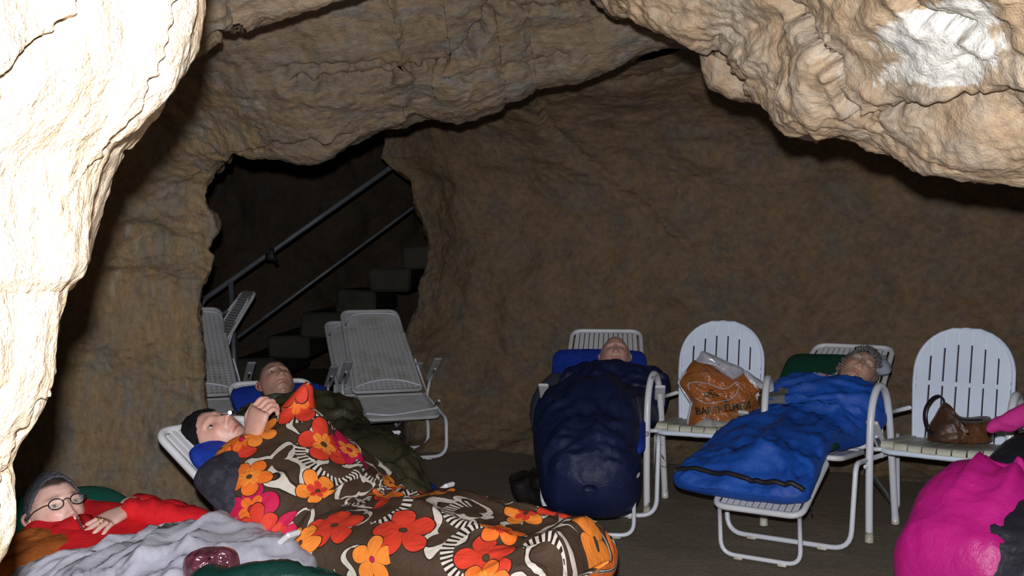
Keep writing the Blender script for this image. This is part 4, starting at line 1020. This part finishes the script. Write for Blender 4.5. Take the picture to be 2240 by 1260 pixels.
# stand-up collar with its zip
ring = [V3(.078 * math.sin(t), .026 + .092 * math.cos(t), -.078 - .006 * math.cos(t)) for t in np.linspace(.10, 2 * pi - .10, 40)]
lo_ = [q * V3(1.25, 1.18, 1) + V3(0, .008, -.058) for q in ring]; up_ = [q + V3(0, .002, .034 * (.4 + .6 * max(0, math.cos(t))) ) for q, t in zip(ring, np.linspace(.10, 2 * pi - .10, 40))]
co = np.array([lo_, up_, [q * V3(.88, .9, 1) + V3(0, .004, 0) for q in up_], [q * V3(.9, .9, 1) for q in lo_]])
build('collar', MB().add(pw.H(co.reshape(-1, 3)) - pw.base, grid_faces(4, 40, True, False) + [(0, 40, 80, 120), (159, 119, 79, 39)]), RED, pw.o)
zp = MB(); zz = [np.array(lo_[0]) + (np.array(up_[0]) - np.array(lo_[0])) * k + V3(-.008, .004, 0) for k in np.linspace(-.3, .95, 12)]; tube(zp, pw.H(np.array(zz)) - pw.base, .0028, 6); ellipsoid(zp, pw.H(zz[-2] + V3(0, .003, 0)) - pw.base, (.0042, .004, .006))
build('zip', zp, simple('dull_zip', (.16, .10, .10), .4, metal=.5), pw.o)

# --- man under the olive bag
po = Person(L_olive, L_olive.map(.565, -.035, .115), (-.40, .66, .62), (.30, -.62, .70), 'person with short dark hair lying in the olive sleeping bag', (.46, .27, .20), 1.0, stubble=.3, hair_tint=(.03, .025, .022), ds=-.10, legs=(0, .12), lh=.09)
po.done()
po.shell('hair', hair_mat('short_dark_hair', (.018, .014, .012), (.05, .042, .038)), lambda d: ((d[..., 2] > .62) | (d[..., 1] < .0)) & (d[..., 2] > -.45), (.079, .099, .122), .002, thick=.004)
# --- bald man in the navy bag
pn_ = Person(L_navy, L_navy.map(.425, .06, .12), (.04, .66, .74), (-.05, -.76, .64), 'person with bald head and grey side hair asleep in the navy sleeping bag', (.56, .34, .27), 1.0, closed_eyes=True, bald=True, old=1.0, hair_tint=(.30, .28, .27), mouth_open=.3, ds=-.2)
pn_.done()
pn_.shell('side_hair', hair_mat('grey_side_hair', (.22, .21, .20), (.42, .41, .40)), lambda d: (np.abs(d[..., 0]) > .55) & (d[..., 1] < .25) & (d[..., 2] > -.45) & (d[..., 2] < .45) | (d[..., 1] < -.35) & (d[..., 2] > -.5) & (d[..., 2] < .35), (.081, .100, .120), .004, 26)
# --- woman in the blue bag
pb_ = Person(L_blue, L_blue.map(.43, .115, .12), (.62, .46, .56), (-.05, -.80, .58), 'person with tousled grey hair and glasses asleep in the bright blue sleeping bag', (.50, .31, .24), 1.0, closed_eyes=True, fem=True, old=.8, hair_tint=(.16, .14, .13), legs=(-.07, .10), lh=.03, ds=-.2, tk=.72, th=-.02)
pb_.done()
pb_.shell('hair', hair_mat('grey_hair', (.05, .045, .042), (.36, .35, .34)), lambda d: ((d[..., 2] > .50) | (d[..., 1] < .10)) & (d[..., 2] > -.65), (.091, .113, .140), .022, 24)
pb_.glasses(simple('pale_glasses_frame', (.20, .16, .14), .3), LENS, .023, .019, .098)
ol = [(-.05, -.05), (-.065, .015), (-.02, .04), (.025, .075), (.04, .03), (.06, .0), (.05, -.05)]
v, f = inflate(ol, .03, 10, 50, 2.2, 1, .006, 2., 14); Mh = np.stack([L_blue.dirw((1, 0, 0)), nrm(V3(.2, .5, -.8)), nrm(V3(.4, .72, .55))], 1)
v = v @ Mh.T + L_blue.map(.52, .19, .09); tag(thing_at('head_pillow', v.mean(0), simple('pale_blue_grey_cloth', (.30, .32, .38), .8, (.24, .26, .30), 10), MB().add(v, f)), 'small pale cloth pillow behind the grey-haired person in blue', 'pillow')
# ---------------------------------------------------------------- sleeping bags and blanket
def nylon(name, c1, c2, rough=.38, spec=.5, nscale=5, bs=.5):
    m, nt, b = nodes_of(name); v = objvec(nt)
    lk(nt, ramp(nt, noise_n(nt, nscale, 5, .6, v), [(.35, c1), (.65, c2)]), b.inputs['Base Color'])
    b.inputs['Roughness'].default_value = rough; b.inputs['Specular IOR Level'].default_value = spec; b.inputs['Sheen Weight'].default_value = 0.0
    h = mth(nt, 'ADD', noise_n(nt, 22, 5, .62, v, 1.8), mth(nt, 'MULTIPLY', noise_n(nt, 70, 3, .6, v, 1.0), .3))
    bump(nt, b, h, bs * .45, .02); return m
NAVY = nylon('navy_nylon', (.006, .010, .042), (.009, .016, .060), .55, .35)
BLUE = nylon('blue_nylon', (.010, .082, .42), (.012, .066, .33), .55, .35)
OLIVE = nylon('olive_nylon', (.046, .040, .018), (.030, .027, .014), .55, .35)
SILVER = nylon('silver_nylon', (.40, .40, .46), (.33, .33, .39), .5, bs=.35)
PINK = nylon('pink_nylon', (.46, .012, .19), (.38, .008, .155), .42, .4)
BLACKN = nylon('black_nylon', (.012, .012, .018), (.020, .020, .028), .40)
GREYN = nylon('grey_nylon', (.17, .17, .17), (.12, .12, .12), .35)
RUST = simple('rust_orange_fleece', (.30, .085, .018), .9, (.22, .06, .014), 16, (90, .5, .008), spec=.1)

def loft(L, st, ns=150, na=84, bumps=(), wr=(.010, 5, 9), fold=(), seed=0.0, p=.8, pd=.5, r0=.05, r1=.07, sq=.45):
    """closed soft body along a lounger: st = (s, t, half width, height, base height, under thickness); ends rounded off over r0, r1 metres"""
    st = np.array(st, float)
    k = np.linspace(0, 1, ns); k = .5 - .5 * np.cos(pi * k) * (1 - .0)          # finer towards the ends
    q = catmull(st, 400); q = np.stack([np.interp(k, np.linspace(0, 1, 400), q[:, j]) for j in range(6)], -1)
    s, t, w, hu, hb, hd = q.T
    d0 = np.abs(s - s[0]); d1 = np.abs(s - s[-1])
    e = np.sqrt(1 - (1 - np.clip(d0 / r0, .004, 1)) ** 2) * np.sqrt(1 - (1 - np.clip(d1 / r1, .004, 1)) ** 2)
    ew = sq + (1 - sq) * e
    lim = .12 if sq > .4 else .6; ew = np.where(e < lim, ew * (e / lim) ** .5, ew)
    mid = hb + hu * .35; hb2 = hb; w = w * ew
    a = np.linspace(0, 2 * pi, na, endpoint=False) - pi / 2
    cx = np.sign(np.cos(a)) * np.abs(np.cos(a)) ** .75; sz = np.sin(a)
    up = np.clip(sz, 0, 1) ** p; dn = -np.clip(-sz, 0, 1) ** pd
    Tt = t[:, None] + w[:, None] * cx; S = s[:, None] + 0 * Tt
    H = hb[:, None] + hu[:, None] * up + hd[:, None] * dn
    tp = (sz > 0)[None] * np.clip(sz * 3, 0, 1)[None]
    for bs, bt, rs, rt, am in bumps: H = H + am * np.exp(-((S - bs) / rs) ** 2 - ((Tt - bt) / rt) ** 2) * tp
    am, fs, ft = wr
    x = np.stack([S * fs, Tt * ft, H * fs + seed], -1); ww = pn(x * .6 + 3)[..., None] * .9; 
    H = H + am * (ridged(x + ww, 3) - 1.0) * (tp * .8 + .2)
    H = H + am * .35 * (ridged(x * 2.6 + 9 + ww * 2, 2) - .8) * tp
    for fs0, ft0, ang, width, amp, length in fold:                # single long creases
        c, sn = math.cos(ang), math.sin(ang); u = (S - fs0) * c + (Tt - ft0) * sn; vv = -(S - fs0) * sn + (Tt - ft0) * c
        vv = vv + .02 * np.sin(u * 9 + fs0 * 40)
        H = H + amp * np.exp(-(vv / width) ** 2) * np.exp(-(u / length) ** 4) * tp
    H = mid[:, None] + (H - mid[:, None]) * e[:, None]
    v = L.map(S, Tt, H)
    f = grid_faces(ns, na, False, True) + [tuple(range(na))[::-1], tuple((ns - 1) * na + i for i in range(na))]
    arc = np.concatenate([np.zeros((ns, 1)), np.cumsum(np.linalg.norm(np.diff(v, axis=1), axis=2), 1)], 1); arc = arc - arc[:, na // 2:na // 2 + 1]
    uv = np.stack([S, arc], -1).reshape(-1, 2)
    return MB().add(v, f), uv, (S, Tt, H)
def soft(name, L, mb, uv, mat, label, cat, group=None):
    e = V3(*L.map(-.2, 0, 0)); o = link(name, mesh_data(name, mb.verts() - e, mb.f, mat)); o.location = e
    if uv is not None: set_uv(o, uv)
    return tag(o, label, cat, group)
GB = 'sleeping bags'
# navy
mb, uv, _ = loft(L_navy, [(.375, .04, .26, .10, .06, .02), (.30, .05, .30, .125, .06, .04), (.18, .05, .295, .14, .07, .06), (.05, .03, .285, .15, .07, .07), (-.10, .0, .275, .155, .07, .08), (-.26, -.04, .265, .16, .07, .10), (-.42, -.06, .255, .165, .06, .12), (-.60, -.05, .245, .17, .03, .15), (-.76, -.03, .23, .19, -.02, .18), (-.88, -.02, .215, .20, -.05, .19), (-.97, -.02, .20, .19, -.06, .18)],
                  bumps=[(.30, 0, .18, .14, .02), (-.42, -.09, .16, .09, .05), (-.42, .07, .16, .09, .05), (-.80, -.07, .09, .08, .03), (-.80, .06, .09, .08, .03)], r0=.13, r1=.20, sq=.3, wr=(.030, 5.0, 4.2), fold=[(.2, 0, .5, .02, .02, .2), (-.1, .05, -.6, .02, .02, .22), (-.3, -.05, .9, .025, .022, .2), (-.6, 0, .1, .015, .018, .2)], seed=1.)
sbn = soft('sleeping_bag', L_navy, mb, uv, NAVY, 'navy blue nylon sleeping bag pulled up to the bald head', 'sleeping bag', GB)
# grey sleeve-like jacket bulging out beside the navy bag
mb = MB(); pts = [P(1215, 832, 5.50), P(1198, 856, 5.40), P(1186, 885, 5.30), P(1184, 915, 5.22), P(1192, 945, 5.17), P(1206, 962, 5.15)]
tube(mb, catmull(np.array(pts), 30), np.interp(np.linspace(0, 1, 30), [0, .3, .7, 1], [.045, .06, .055, .03]), 16, roundcap=True); v = mb.v[0]; v += (ridged(v * 16, 3) - 1)[:, None] * .006
jk = thing_at('grey_jacket', v.mean(0), nylon('slate_nylon', (.035, .045, .075), (.055, .065, .09), .5), MB().add(v, mb.f)); tag(jk, 'slate grey jacket squeezed between armrest and navy sleeping bag', 'jacket')
mb = MB(); tube(mb, catmull(np.array([P(1184, 900, 5.15), P(1181, 922, 5.12), P(1188, 950, 5.10), P(1199, 964, 5.10)]), 20), .010, 8, flat=.5); build('trim', MB().add(mb.verts() - np.array(jk.location), mb.f), simple('pale_trim', (.30, .33, .33), .6), jk)

# blue bag with hanging foot end
mb, uv, SB = loft(L_blue, [(.375, -.02, .265, .10, .06, .02), (.30, -.01, .30, .125, .06, .03), (.18, .01, .295, .14, .07, .05), (.03, -.01, .275, .135, .07, .06), (-.14, -.05, .26, .11, .06, .06), (-.30, -.08, .26, .085, .05, .05), (-.46, -.09, .27, .065, .04, .05), (-.60, -.09, .285, .065, .05, .05), (-.74, -.09, .29, .05, .06, .06), (-.81, -.09, .29, .035, .06, .06)],
                  bumps=[(.30, 0, .18, .14, .02), (-.62, -.02, .13, .09, .085)], r0=.12, wr=(.030, 5, 4), fold=[(.10, 0, 1.25, .02, .02, .25), (-.1, 0, 1.1, .02, .022, .25), (.2, .1, 1.4, .015, .015, .2), (-.6, -.2, .2, .012, .014, .15), (-.6, -.12, .5, .012, .014, .15)], seed=7.)
bb = soft('sleeping_bag', L_blue, mb, uv, BLUE, 'bright blue sleeping bag with grey panel and black zip at its foot end', 'sleeping bag', GB)
be = V3(*bb.location)
S_, T_, H_ = SB
def on_soft(L, SB, s, t, lift=.004):
    S, T, H = SB; i = np.argmin(np.abs(S[:, 0] - s)); row = np.where(np.arange(T.shape[1]) > 0)[0]
    half = T.shape[1]; a = np.linspace(0, 2 * pi, half, endpoint=False) - pi / 2; up = np.sin(a) > -.01
    Tr, Hr = T[i][up], H[i][up]; o = np.argsort(Tr); return L.map(s, t, np.interp(t, Tr[o], Hr[o]) + lift)
BZ = simple('black_zip_tape', (.006, .007, .015), .6)
W('zip', np.array([on_soft(L_blue, SB, -.755 + .012 * math.sin((t + .47) * 9), t, .004) for t in np.linspace(-.36, .185, 40)]) - be, .011, BZ, bb)
# grey panel on the left side
gr_s = np.linspace(-.02, .17, 14); gr_t = np.linspace(-.335, -.13, 14)
pv = np.array([[on_soft(L_blue, SB, s - .12 * (t + .19), max(t, SB[1][np.argmin(np.abs(SB[0][:, 0] - s))].min() + .006), .006) for t in gr_t] for s in gr_s])
build('grey_panel', MB().add(pv.reshape(-1, 3) - be, grid_faces(14, 14)), GREYN, bb)
vt, ft = text_mesh('Kilm  onk', .030)
xx = L_blue
sbp = [on_soft(L_blue, SB, .285 + q[1], .01 + q[0] * .95, .006) for q in vt]
link('lettering', mesh_data('lettering', np.array(sbp) - be, ft, simple('white_thread', (.5, .5, .55), .7), False), bb)
mb = MB(); ellipsoid(mb, on_soft(L_blue, SB, .285, .012, .004) - be, (.008, .006, .006)); build('red_mark', mb, simple('red_thread', (.35, .03, .05), .7), bb)
W('toggle_cord', catmull([on_soft(L_blue, SB, -.70, .14, .0), on_soft(L_blue, SB, -.70, .18, -.03), on_soft(L_blue, SB, -.70, .19, -.08) + V3(0, 0, -.06)], 14) - be, .0035, BZ, bb)

# olive bag
mb, uv, _ = loft(L_olive, [(.455, .0, .23, .10, .06, .02), (.38, .0, .285, .125, .06, .04), (.26, .0, .30, .145, .07, .06), (.12, .0, .285, .15, .07, .07), (-.04, .0, .265, .155, .07, .08), (-.2, .0, .25, .16, .07, .09), (-.42, .0, .235, .16, .05, .10), (-.60, .0, .22, .15, .03, .10), (-.76, .0, .20, .15, .01, .09)],
                  bumps=[(.26, 0, .2, .14, .02)], r0=.12, wr=(.032, 6, 4), fold=[(.35, 0, 1.3, .02, .025, .3), (.2, 0, 1.1, .02, .02, .3), (0, 0, 1.3, .02, .025, .3), (-.2, 0, 1.2, .02, .02, .3)], seed=12.)
soft('sleeping_bag', L_olive, mb, uv, OLIVE, 'olive green sleeping bag covering the man behind the floral blanket', 'sleeping bag', GB)

# silver bag of the woman with glasses
mb, uv, SW = loft(L_wom, [(.22, -.03, .25, .045, .07, .06), (.12, -.03, .29, .075, .07, .10), (-.04, -.02, .315, .105, .07, .12), (-.20, .0, .31, .125, .07, .12), (-.34, .0, .30, .115, .06, .12), (-.47, .0, .27, .075, .05, .1)],
                  bumps=[(-.25, .05, .2, .16, .02)], wr=(.022, 7, 2.4), fold=[(.15, 0, 1.0, .02, .02, .4), (0, 0, 1.1, .025, .024, .4), (-.15, 0, 1.0, .02, .024, .4), (-.3, 0, 1.1, .025, .026, .4)], seed=17.)
soft('sleeping_bag', L_wom, mb, uv, SILVER, 'silver grey sleeping bag of the woman with round glasses', 'sleeping bag', GB)
# rust fleece lining round her shoulders
mb, uv, _ = loft(L_wom, [(.38, -.10, .18, .05, .06, .02), (.32, -.12, .20, .075, .06, .03), (.24, -.13, .20, .08, .06, .04), (.14, -.12, .19, .07, .06, .03)], 50, 60, wr=(.012, 6, 6), seed=23.)
soft('fleece_blanket', L_wom, mb, uv, RUST, 'rust orange fleece blanket around the shoulders of the woman in red', 'blanket')
W0 = Lounger
# foil-like maroon packet and a dark green bag at her feet
MAROON = simple('maroon_foil', (.11, .030, .045), .16, (.07, .02, .03), 14, (18, .9, .02), coat=.8)
c = P(465, 1226, 2.50); ol = [(-.085, -.09), (-.115, .0), (-.06, .045), (.0, .055), (.065, .05), (.10, .02), (.11, -.05), (.06, -.10)]
v, f = inflate([(a * .62, b * .62) for a, b in ol], .035, 16, 70, 2.2, 1, .010, 7., 18); v = v @ np.array(Matrix.Rotation(-.5, 3, 'X')).T + c
tag(thing_at('foil_packet', c, MAROON, MB().add(v, f)), 'shiny maroon foil packet between silver bag and dark green cloth', 'packet')
DGREEN = nylon('dark_green_satin', (.004, .034, .026), (.003, .022, .018), .35)
mb = MB(); pts = np.array([P(395, 1300, 2.40), P(450, 1284, 2.36), P(530, 1274, 2.32), P(610, 1270, 2.30), P(690, 1282, 2.28), P(770, 1300, 2.26)])
tube(mb, catmull(pts, 60), np.interp(np.linspace(0, 1, 60), [0, .2, .5, .8, 1], [.02, .045, .05, .04, .015]), 24, roundcap=True); v = mb.v[0]; v += (ridged(v * np.array((7, 7, 12)), 3) - 1)[:, None] * .008
v[:, 2] = np.where(v[:, 2] < pts[:, 2].mean() - .02, v[:, 2] - .12, v[:, 2])
tag(thing_at('satin_cover', v.mean(0), DGREEN, MB().add(v, mb.f)), 'dark green satin cover in the foreground below the floral blanket', 'cover')

# black and pink bag at the right edge
mb, uv, SP = loft(L_pink, [(.60, .0, .27, .14, .07, .05), (.40, .0, .31, .16, .07, .06), (.20, .0, .31, .17, .07, .07), (0, .0, .295, .19, .07, .08), (-.2, .0, .28, .20, .07, .09), (-.45, .0, .26, .20, .06, .1), (-.72, .02, .25, .17, .04, .12), (-.90, .03, .23, .14, .01, .14), (-1.0, .03, .21, .10, -.02, .14)],
                  wr=(.014, 5, 7), fold=[(.0, 0, 1.2, .025, .02, .4), (-.2, 0, 1.3, .02, .02, .4)], seed=31.)
soft('sleeping_bag', L_pink, mb, uv, BLACKN, 'black sleeping bag with magenta foot end at the right edge', 'sleeping bag', GB)
mb, uv, SP2 = loft(L_pink, [(-.64, -.11, .18, .185, .06, .12), (-.70, -.11, .19, .20, .05, .18), (-.80, -.11, .195, .20, .03, .24), (-.90, -.11, .19, .18, -.01, .27), (-1.02, -.11, .18, .15, -.05, .28)],
                   wr=(.010, 3, 9), fold=[(-.6, -.12, 0.1, .02, .03, .22), (-.6, -.02, 0.0, .02, .03, .22), (-.6, .08, -.1, .02, .03, .22), (-.68, 0, 1.57, .012, -.018, .3)], seed=37., r0=.04, sq=.25)
soft('pink_bag_cover', L_pink, mb, uv, PINK, 'magenta pink nylon foot end pulled over the black sleeping bag', 'sleeping bag')
c = P(2215, 925, 3.55)
mb = MB(); tube(mb, catmull(np.array([c + V3(-.06, .02, -.02), c + V3(0, 0, .01), c + V3(.1, -.02, .06), c + V3(.22, -.04, .12)]), 24), np.interp(np.linspace(0, 1, 24), [0, .3, 1], [.02, .035, .045]), 16, roundcap=True); v = mb.v[0]; v += fbm(v * 14, 3)[:, None] * .01
tag(thing_at('pink_scarf', c, simple('pink_fleece', (.50, .02, .22), .85, (.42, .012, .17), 20, (60, .4, .006)), MB().add(v, mb.f)), 'pink fleece roll lying across the black sleeping bag at the right edge', 'fleece')

# ---------------------------------------------------------------- floral blanket
def floral_mat():
    m, nt, b = nodes_of('floral_print')
    uvn = N(nt, 'ShaderNodeUVMap'); uvn.uv_map = 'UVMap'
    BROWN = (.060, .036, .022); CREAMC = (.58, .53, .45); OR = (.78, .16, .022); ORL = (.82, .24, .035); RD = (.62, .045, .022); PK = (.52, .012, .065); BK = (.022, .012, .010)
    def vec(off, scl):
        mp = N(nt, 'ShaderNodeMapping'); mp.inputs['Location'].default_value = (off[0], off[1], 0); mp.inputs['Scale'].default_value = (scl, scl, 1); lk(nt, uvn.outputs[0], mp.inputs[0]); return mp.outputs[0]
    def cell(v, rnd=.75):
        vo = N(nt, 'ShaderNodeTexVoronoi', voronoi_dimensions='2D', feature='F1'); vo.inputs['Scale'].default_value = 1.0; vo.inputs['Randomness'].default_value = rnd; lk(nt, v, vo.inputs['Vector'])
        sub = N(nt, 'ShaderNodeVectorMath', operation='SUBTRACT'); lk(nt, v, sub.inputs[0]); lk(nt, vo.outputs['Position'], sub.inputs[1])
        sx = N(nt, 'ShaderNodeSeparateXYZ'); lk(nt, sub.outputs[0], sx.inputs[0]); sc = N(nt, 'ShaderNodeSeparateColor'); lk(nt, vo.outputs['Color'], sc.inputs[0])
        r = mth(nt, 'SQRT', mth(nt, 'ADD', mth(nt, 'MULTIPLY', sx.outputs[0], sx.outputs[0]), mth(nt, 'MULTIPLY', sx.outputs[1], sx.outputs[1])))
        th = mth(nt, 'ADD', mth(nt, 'ARCTAN2', sx.outputs[1], sx.outputs[0]), mth(nt, 'MULTIPLY', sc.outputs[0], 6.28))
        return r, th, sc.outputs[0], sc.outputs[1], sc.outputs[2]
    def below(a, b_, soft_=.006):  # 1 where a < b_
        return mth(nt, 'DIVIDE', mth(nt, 'SUBTRACT', b_, a), soft_, clamp=True)
    def petals(th, n, base, amp, sharp=.6):
        return mth(nt, 'ADD', base, mth(nt, 'MULTIPLY', mth(nt, 'POWER', mth(nt, 'ABSOLUTE', mth(nt, 'COSINE', mth(nt, 'MULTIPLY', th, n / 2.0))), sharp), amp))
    col = BROWN
    # layer 1: cream scrolls with dark and pink outlines
    v1 = vec((3.1, 1.7), 4.6); dn = N(nt, 'ShaderNodeTexNoise'); dn.inputs['Scale'].default_value = 1.3; dn.inputs['Detail'].default_value = 1.0; lk(nt, v1, dn.inputs['Vector'])
    add = N(nt, 'ShaderNodeVectorMath', operation='MULTIPLY_ADD'); lk(nt, dn.outputs['Color'], add.inputs[0]); add.inputs[1].default_value = (1.1, 1.1, 0); lk(nt, v1, add.inputs[2])
    r, th, c1, c2, c3 = cell(add.outputs[0], .9)
    lob = petals(th, 3, .22, .20, .8)
    d = mth(nt, 'ABSOLUTE', mth(nt, 'SUBTRACT', r, lob))
    wdt = mth(nt, 'ADD', .012, mth(nt, 'MULTIPLY', mth(nt, 'ABSOLUTE', mth(nt, 'SINE', mth(nt, 'MULTIPLY', th, 1.5))), .070))
    col = mixc(nt, below(d, mth(nt, 'ADD', wdt, .018)), col, BK)
    col = mixc(nt, mth(nt, 'MULTIPLY', below(r, mth(nt, 'MULTIPLY', lob, .55)), mth(nt, 'GREATER_THAN', c2, .6)), col, PK)
    col = mixc(nt, below(d, wdt), col, CREAMC)
    # layer 2: striped arcs (cream bars on dark) around other centres
    r, th, c1, c2, c3 = cell(vec((7.7, 4.2), 4.0), .8)
    arc = mth(nt, 'MULTIPLY', below(mth(nt, 'ABSOLUTE', mth(nt, 'SUBTRACT', r, .40)), .070), mth(nt, 'GREATER_THAN', mth(nt, 'SINE', mth(nt, 'ADD', th, mth(nt, 'MULTIPLY', c2, 6.0))), -.05))
    bars = mth(nt, 'GREATER_THAN', mth(nt, 'SINE', mth(nt, 'MULTIPLY', th, 40.0)), -.1)
    col = mixc(nt, arc, col, mixc(nt, bars, BK, CREAMC))
    def flowers(col, off, scl, R, amp, n, pal, keep):
        r, th, c1, c2, c3 = cell(vec(off, scl), .62)
        on = mth(nt, 'GREATER_THAN', c3, keep)
        pe = petals(th, n, R, amp, .55)
        col = mixc(nt, mth(nt, 'MULTIPLY', on, below(r, mth(nt, 'ADD', pe, .018))), col, BK)
        base = ramp(nt, c2, [(0, pal[0]), (.34, pal[1]), (.67, pal[2])], 'CONSTANT')
        col = mixc(nt, mth(nt, 'MULTIPLY', on, below(r, pe)), col, base)
        pe2 = petals(mth(nt, 'ADD', th, .6), n, R * .45, amp * .55, .55); inner = ramp(nt, c1, [(0, pal[1]), (.4, ORL), (.75, RD)], 'CONSTANT')
        col = mixc(nt, mth(nt, 'MULTIPLY', on, below(r, pe2)), col, inner)
        # lines between the petals
        ln = mth(nt, 'MULTIPLY', below(mth(nt, 'ABSOLUTE', mth(nt, 'COSINE', mth(nt, 'MULTIPLY', th, n / 2.0))), .07, .03), below(r, pe))
        col = mixc(nt, mth(nt, 'MULTIPLY', on, mth(nt, 'MULTIPLY', ln, .55)), col, BK)
        col = mixc(nt, mth(nt, 'MULTIPLY', on, below(r, R * .30)), col, BK)
        col = mixc(nt, mth(nt, 'MULTIPLY', on, below(r, R * .25)), col, mixc(nt, mth(nt, 'GREATER_THAN', c1, .5), PK, (.07, .045, .025)))
        return col
    col = flowers(col, (1.3, 9.1), 4.3, .18, .21, 5, (RD, OR, PK), .12)
    col = flowers(col, (5.9, 2.6), 5.4, .17, .21, 5, (OR, ORL, RD), .45)
    lk(nt, col, b.inputs['Base Color']); b.inputs['Roughness'].default_value = .62; b.inputs['Specular IOR Level'].default_value = .25
    v = objvec(nt); bump(nt, b, mth(nt, 'ADD', noise_n(nt, 18, 4, .6, v, 1.2), mth(nt, 'MULTIPLY', noise_n(nt, 300, 2, .5, v), .08)), .3, .02); return m
FLORAL = floral_mat()
mb, uv, SF = loft(L_flor, [(.50, .06, .19, .06, .085, .05), (.44, .045, .255, .10, .07, .08), (.28, .025, .315, .145, .06, .10), (.10, .02, .33, .145, .05, .12), (-.06, .02, .31, .125, .05, .12), (-.22, .02, .29, .115, .05, .12), (-.42, .01, .28, .105, .05, .12), (-.62, .01, .265, .10, .05, .11), (-.76, .0, .25, .10, .05, .10), (-.86, .0, .235, .09, .04, .08)],
                  ns=220, na=120, r0=.03, bumps=[(.465, .10, .05, .07, .15), (.37, .08, .08, .10, .08), (.20, -.02, .16, .2, .03), (-.36, .06, .14, .08, .03), (-.36, -.08, .14, .08, .025), (-.80, .05, .06, .07, .045), (-.80, -.07, .06, .07, .035)], wr=(.010, 4, 5), fold=[(.1, 0, .9, .02, .018, .3), (-.1, .05, .5, .02, .018, .3), (-.4, .12, .1, .015, .02, .4), (-.6, -.1, .05, .02, .016, .4), (-.7, .16, .0, .014, .02, .4)], seed=44.)
fb = soft('floral_blanket', L_flor, mb, uv, FLORAL, 'brown blanket with big orange, red and pink retro flowers', 'blanket')
# dark plaid shirt shoulder showing beside the blanket
mb, uv, _ = loft(L_flor, [(.45, -.13, .13, .06, .07, .02), (.40, -.14, .165, .075, .07, .03), (.30, -.15, .165, .075, .07, .03), (.18, -.14, .15, .07, .06, .03)], 44, 60, wr=(.008, 6, 6), seed=51.)
sh = build('shirt', MB().add(mb.verts() - pf_.base, mb.f), SHIRT, pf_.o)
# little LED lamp clipped to the cap's far side
ca, cb_ = pf_.H(V3(.017, .114, -.036)), pf_.H(V3(-.017, .114, -.036)); c = ca if ca[1] > cb_[1] else cb_
mb = MB(); tube(mb, [c + V3(.004, .03, -.004), c], .0062, 10); led = thing_at('led_lamp', c, BLACK, mb); tag(led, 'tiny bluish white LED lamp glowing beside the nose of the man in black cap', 'lamp')
mb = MB(); ellipsoid(mb, V3(0, -.001, 0), (.0058, .004, .0058)); build('bulb', mb, simple('led_glow', (.8, .85, 1), .3, emit=(.75, .72, 1.0, 14)), led)
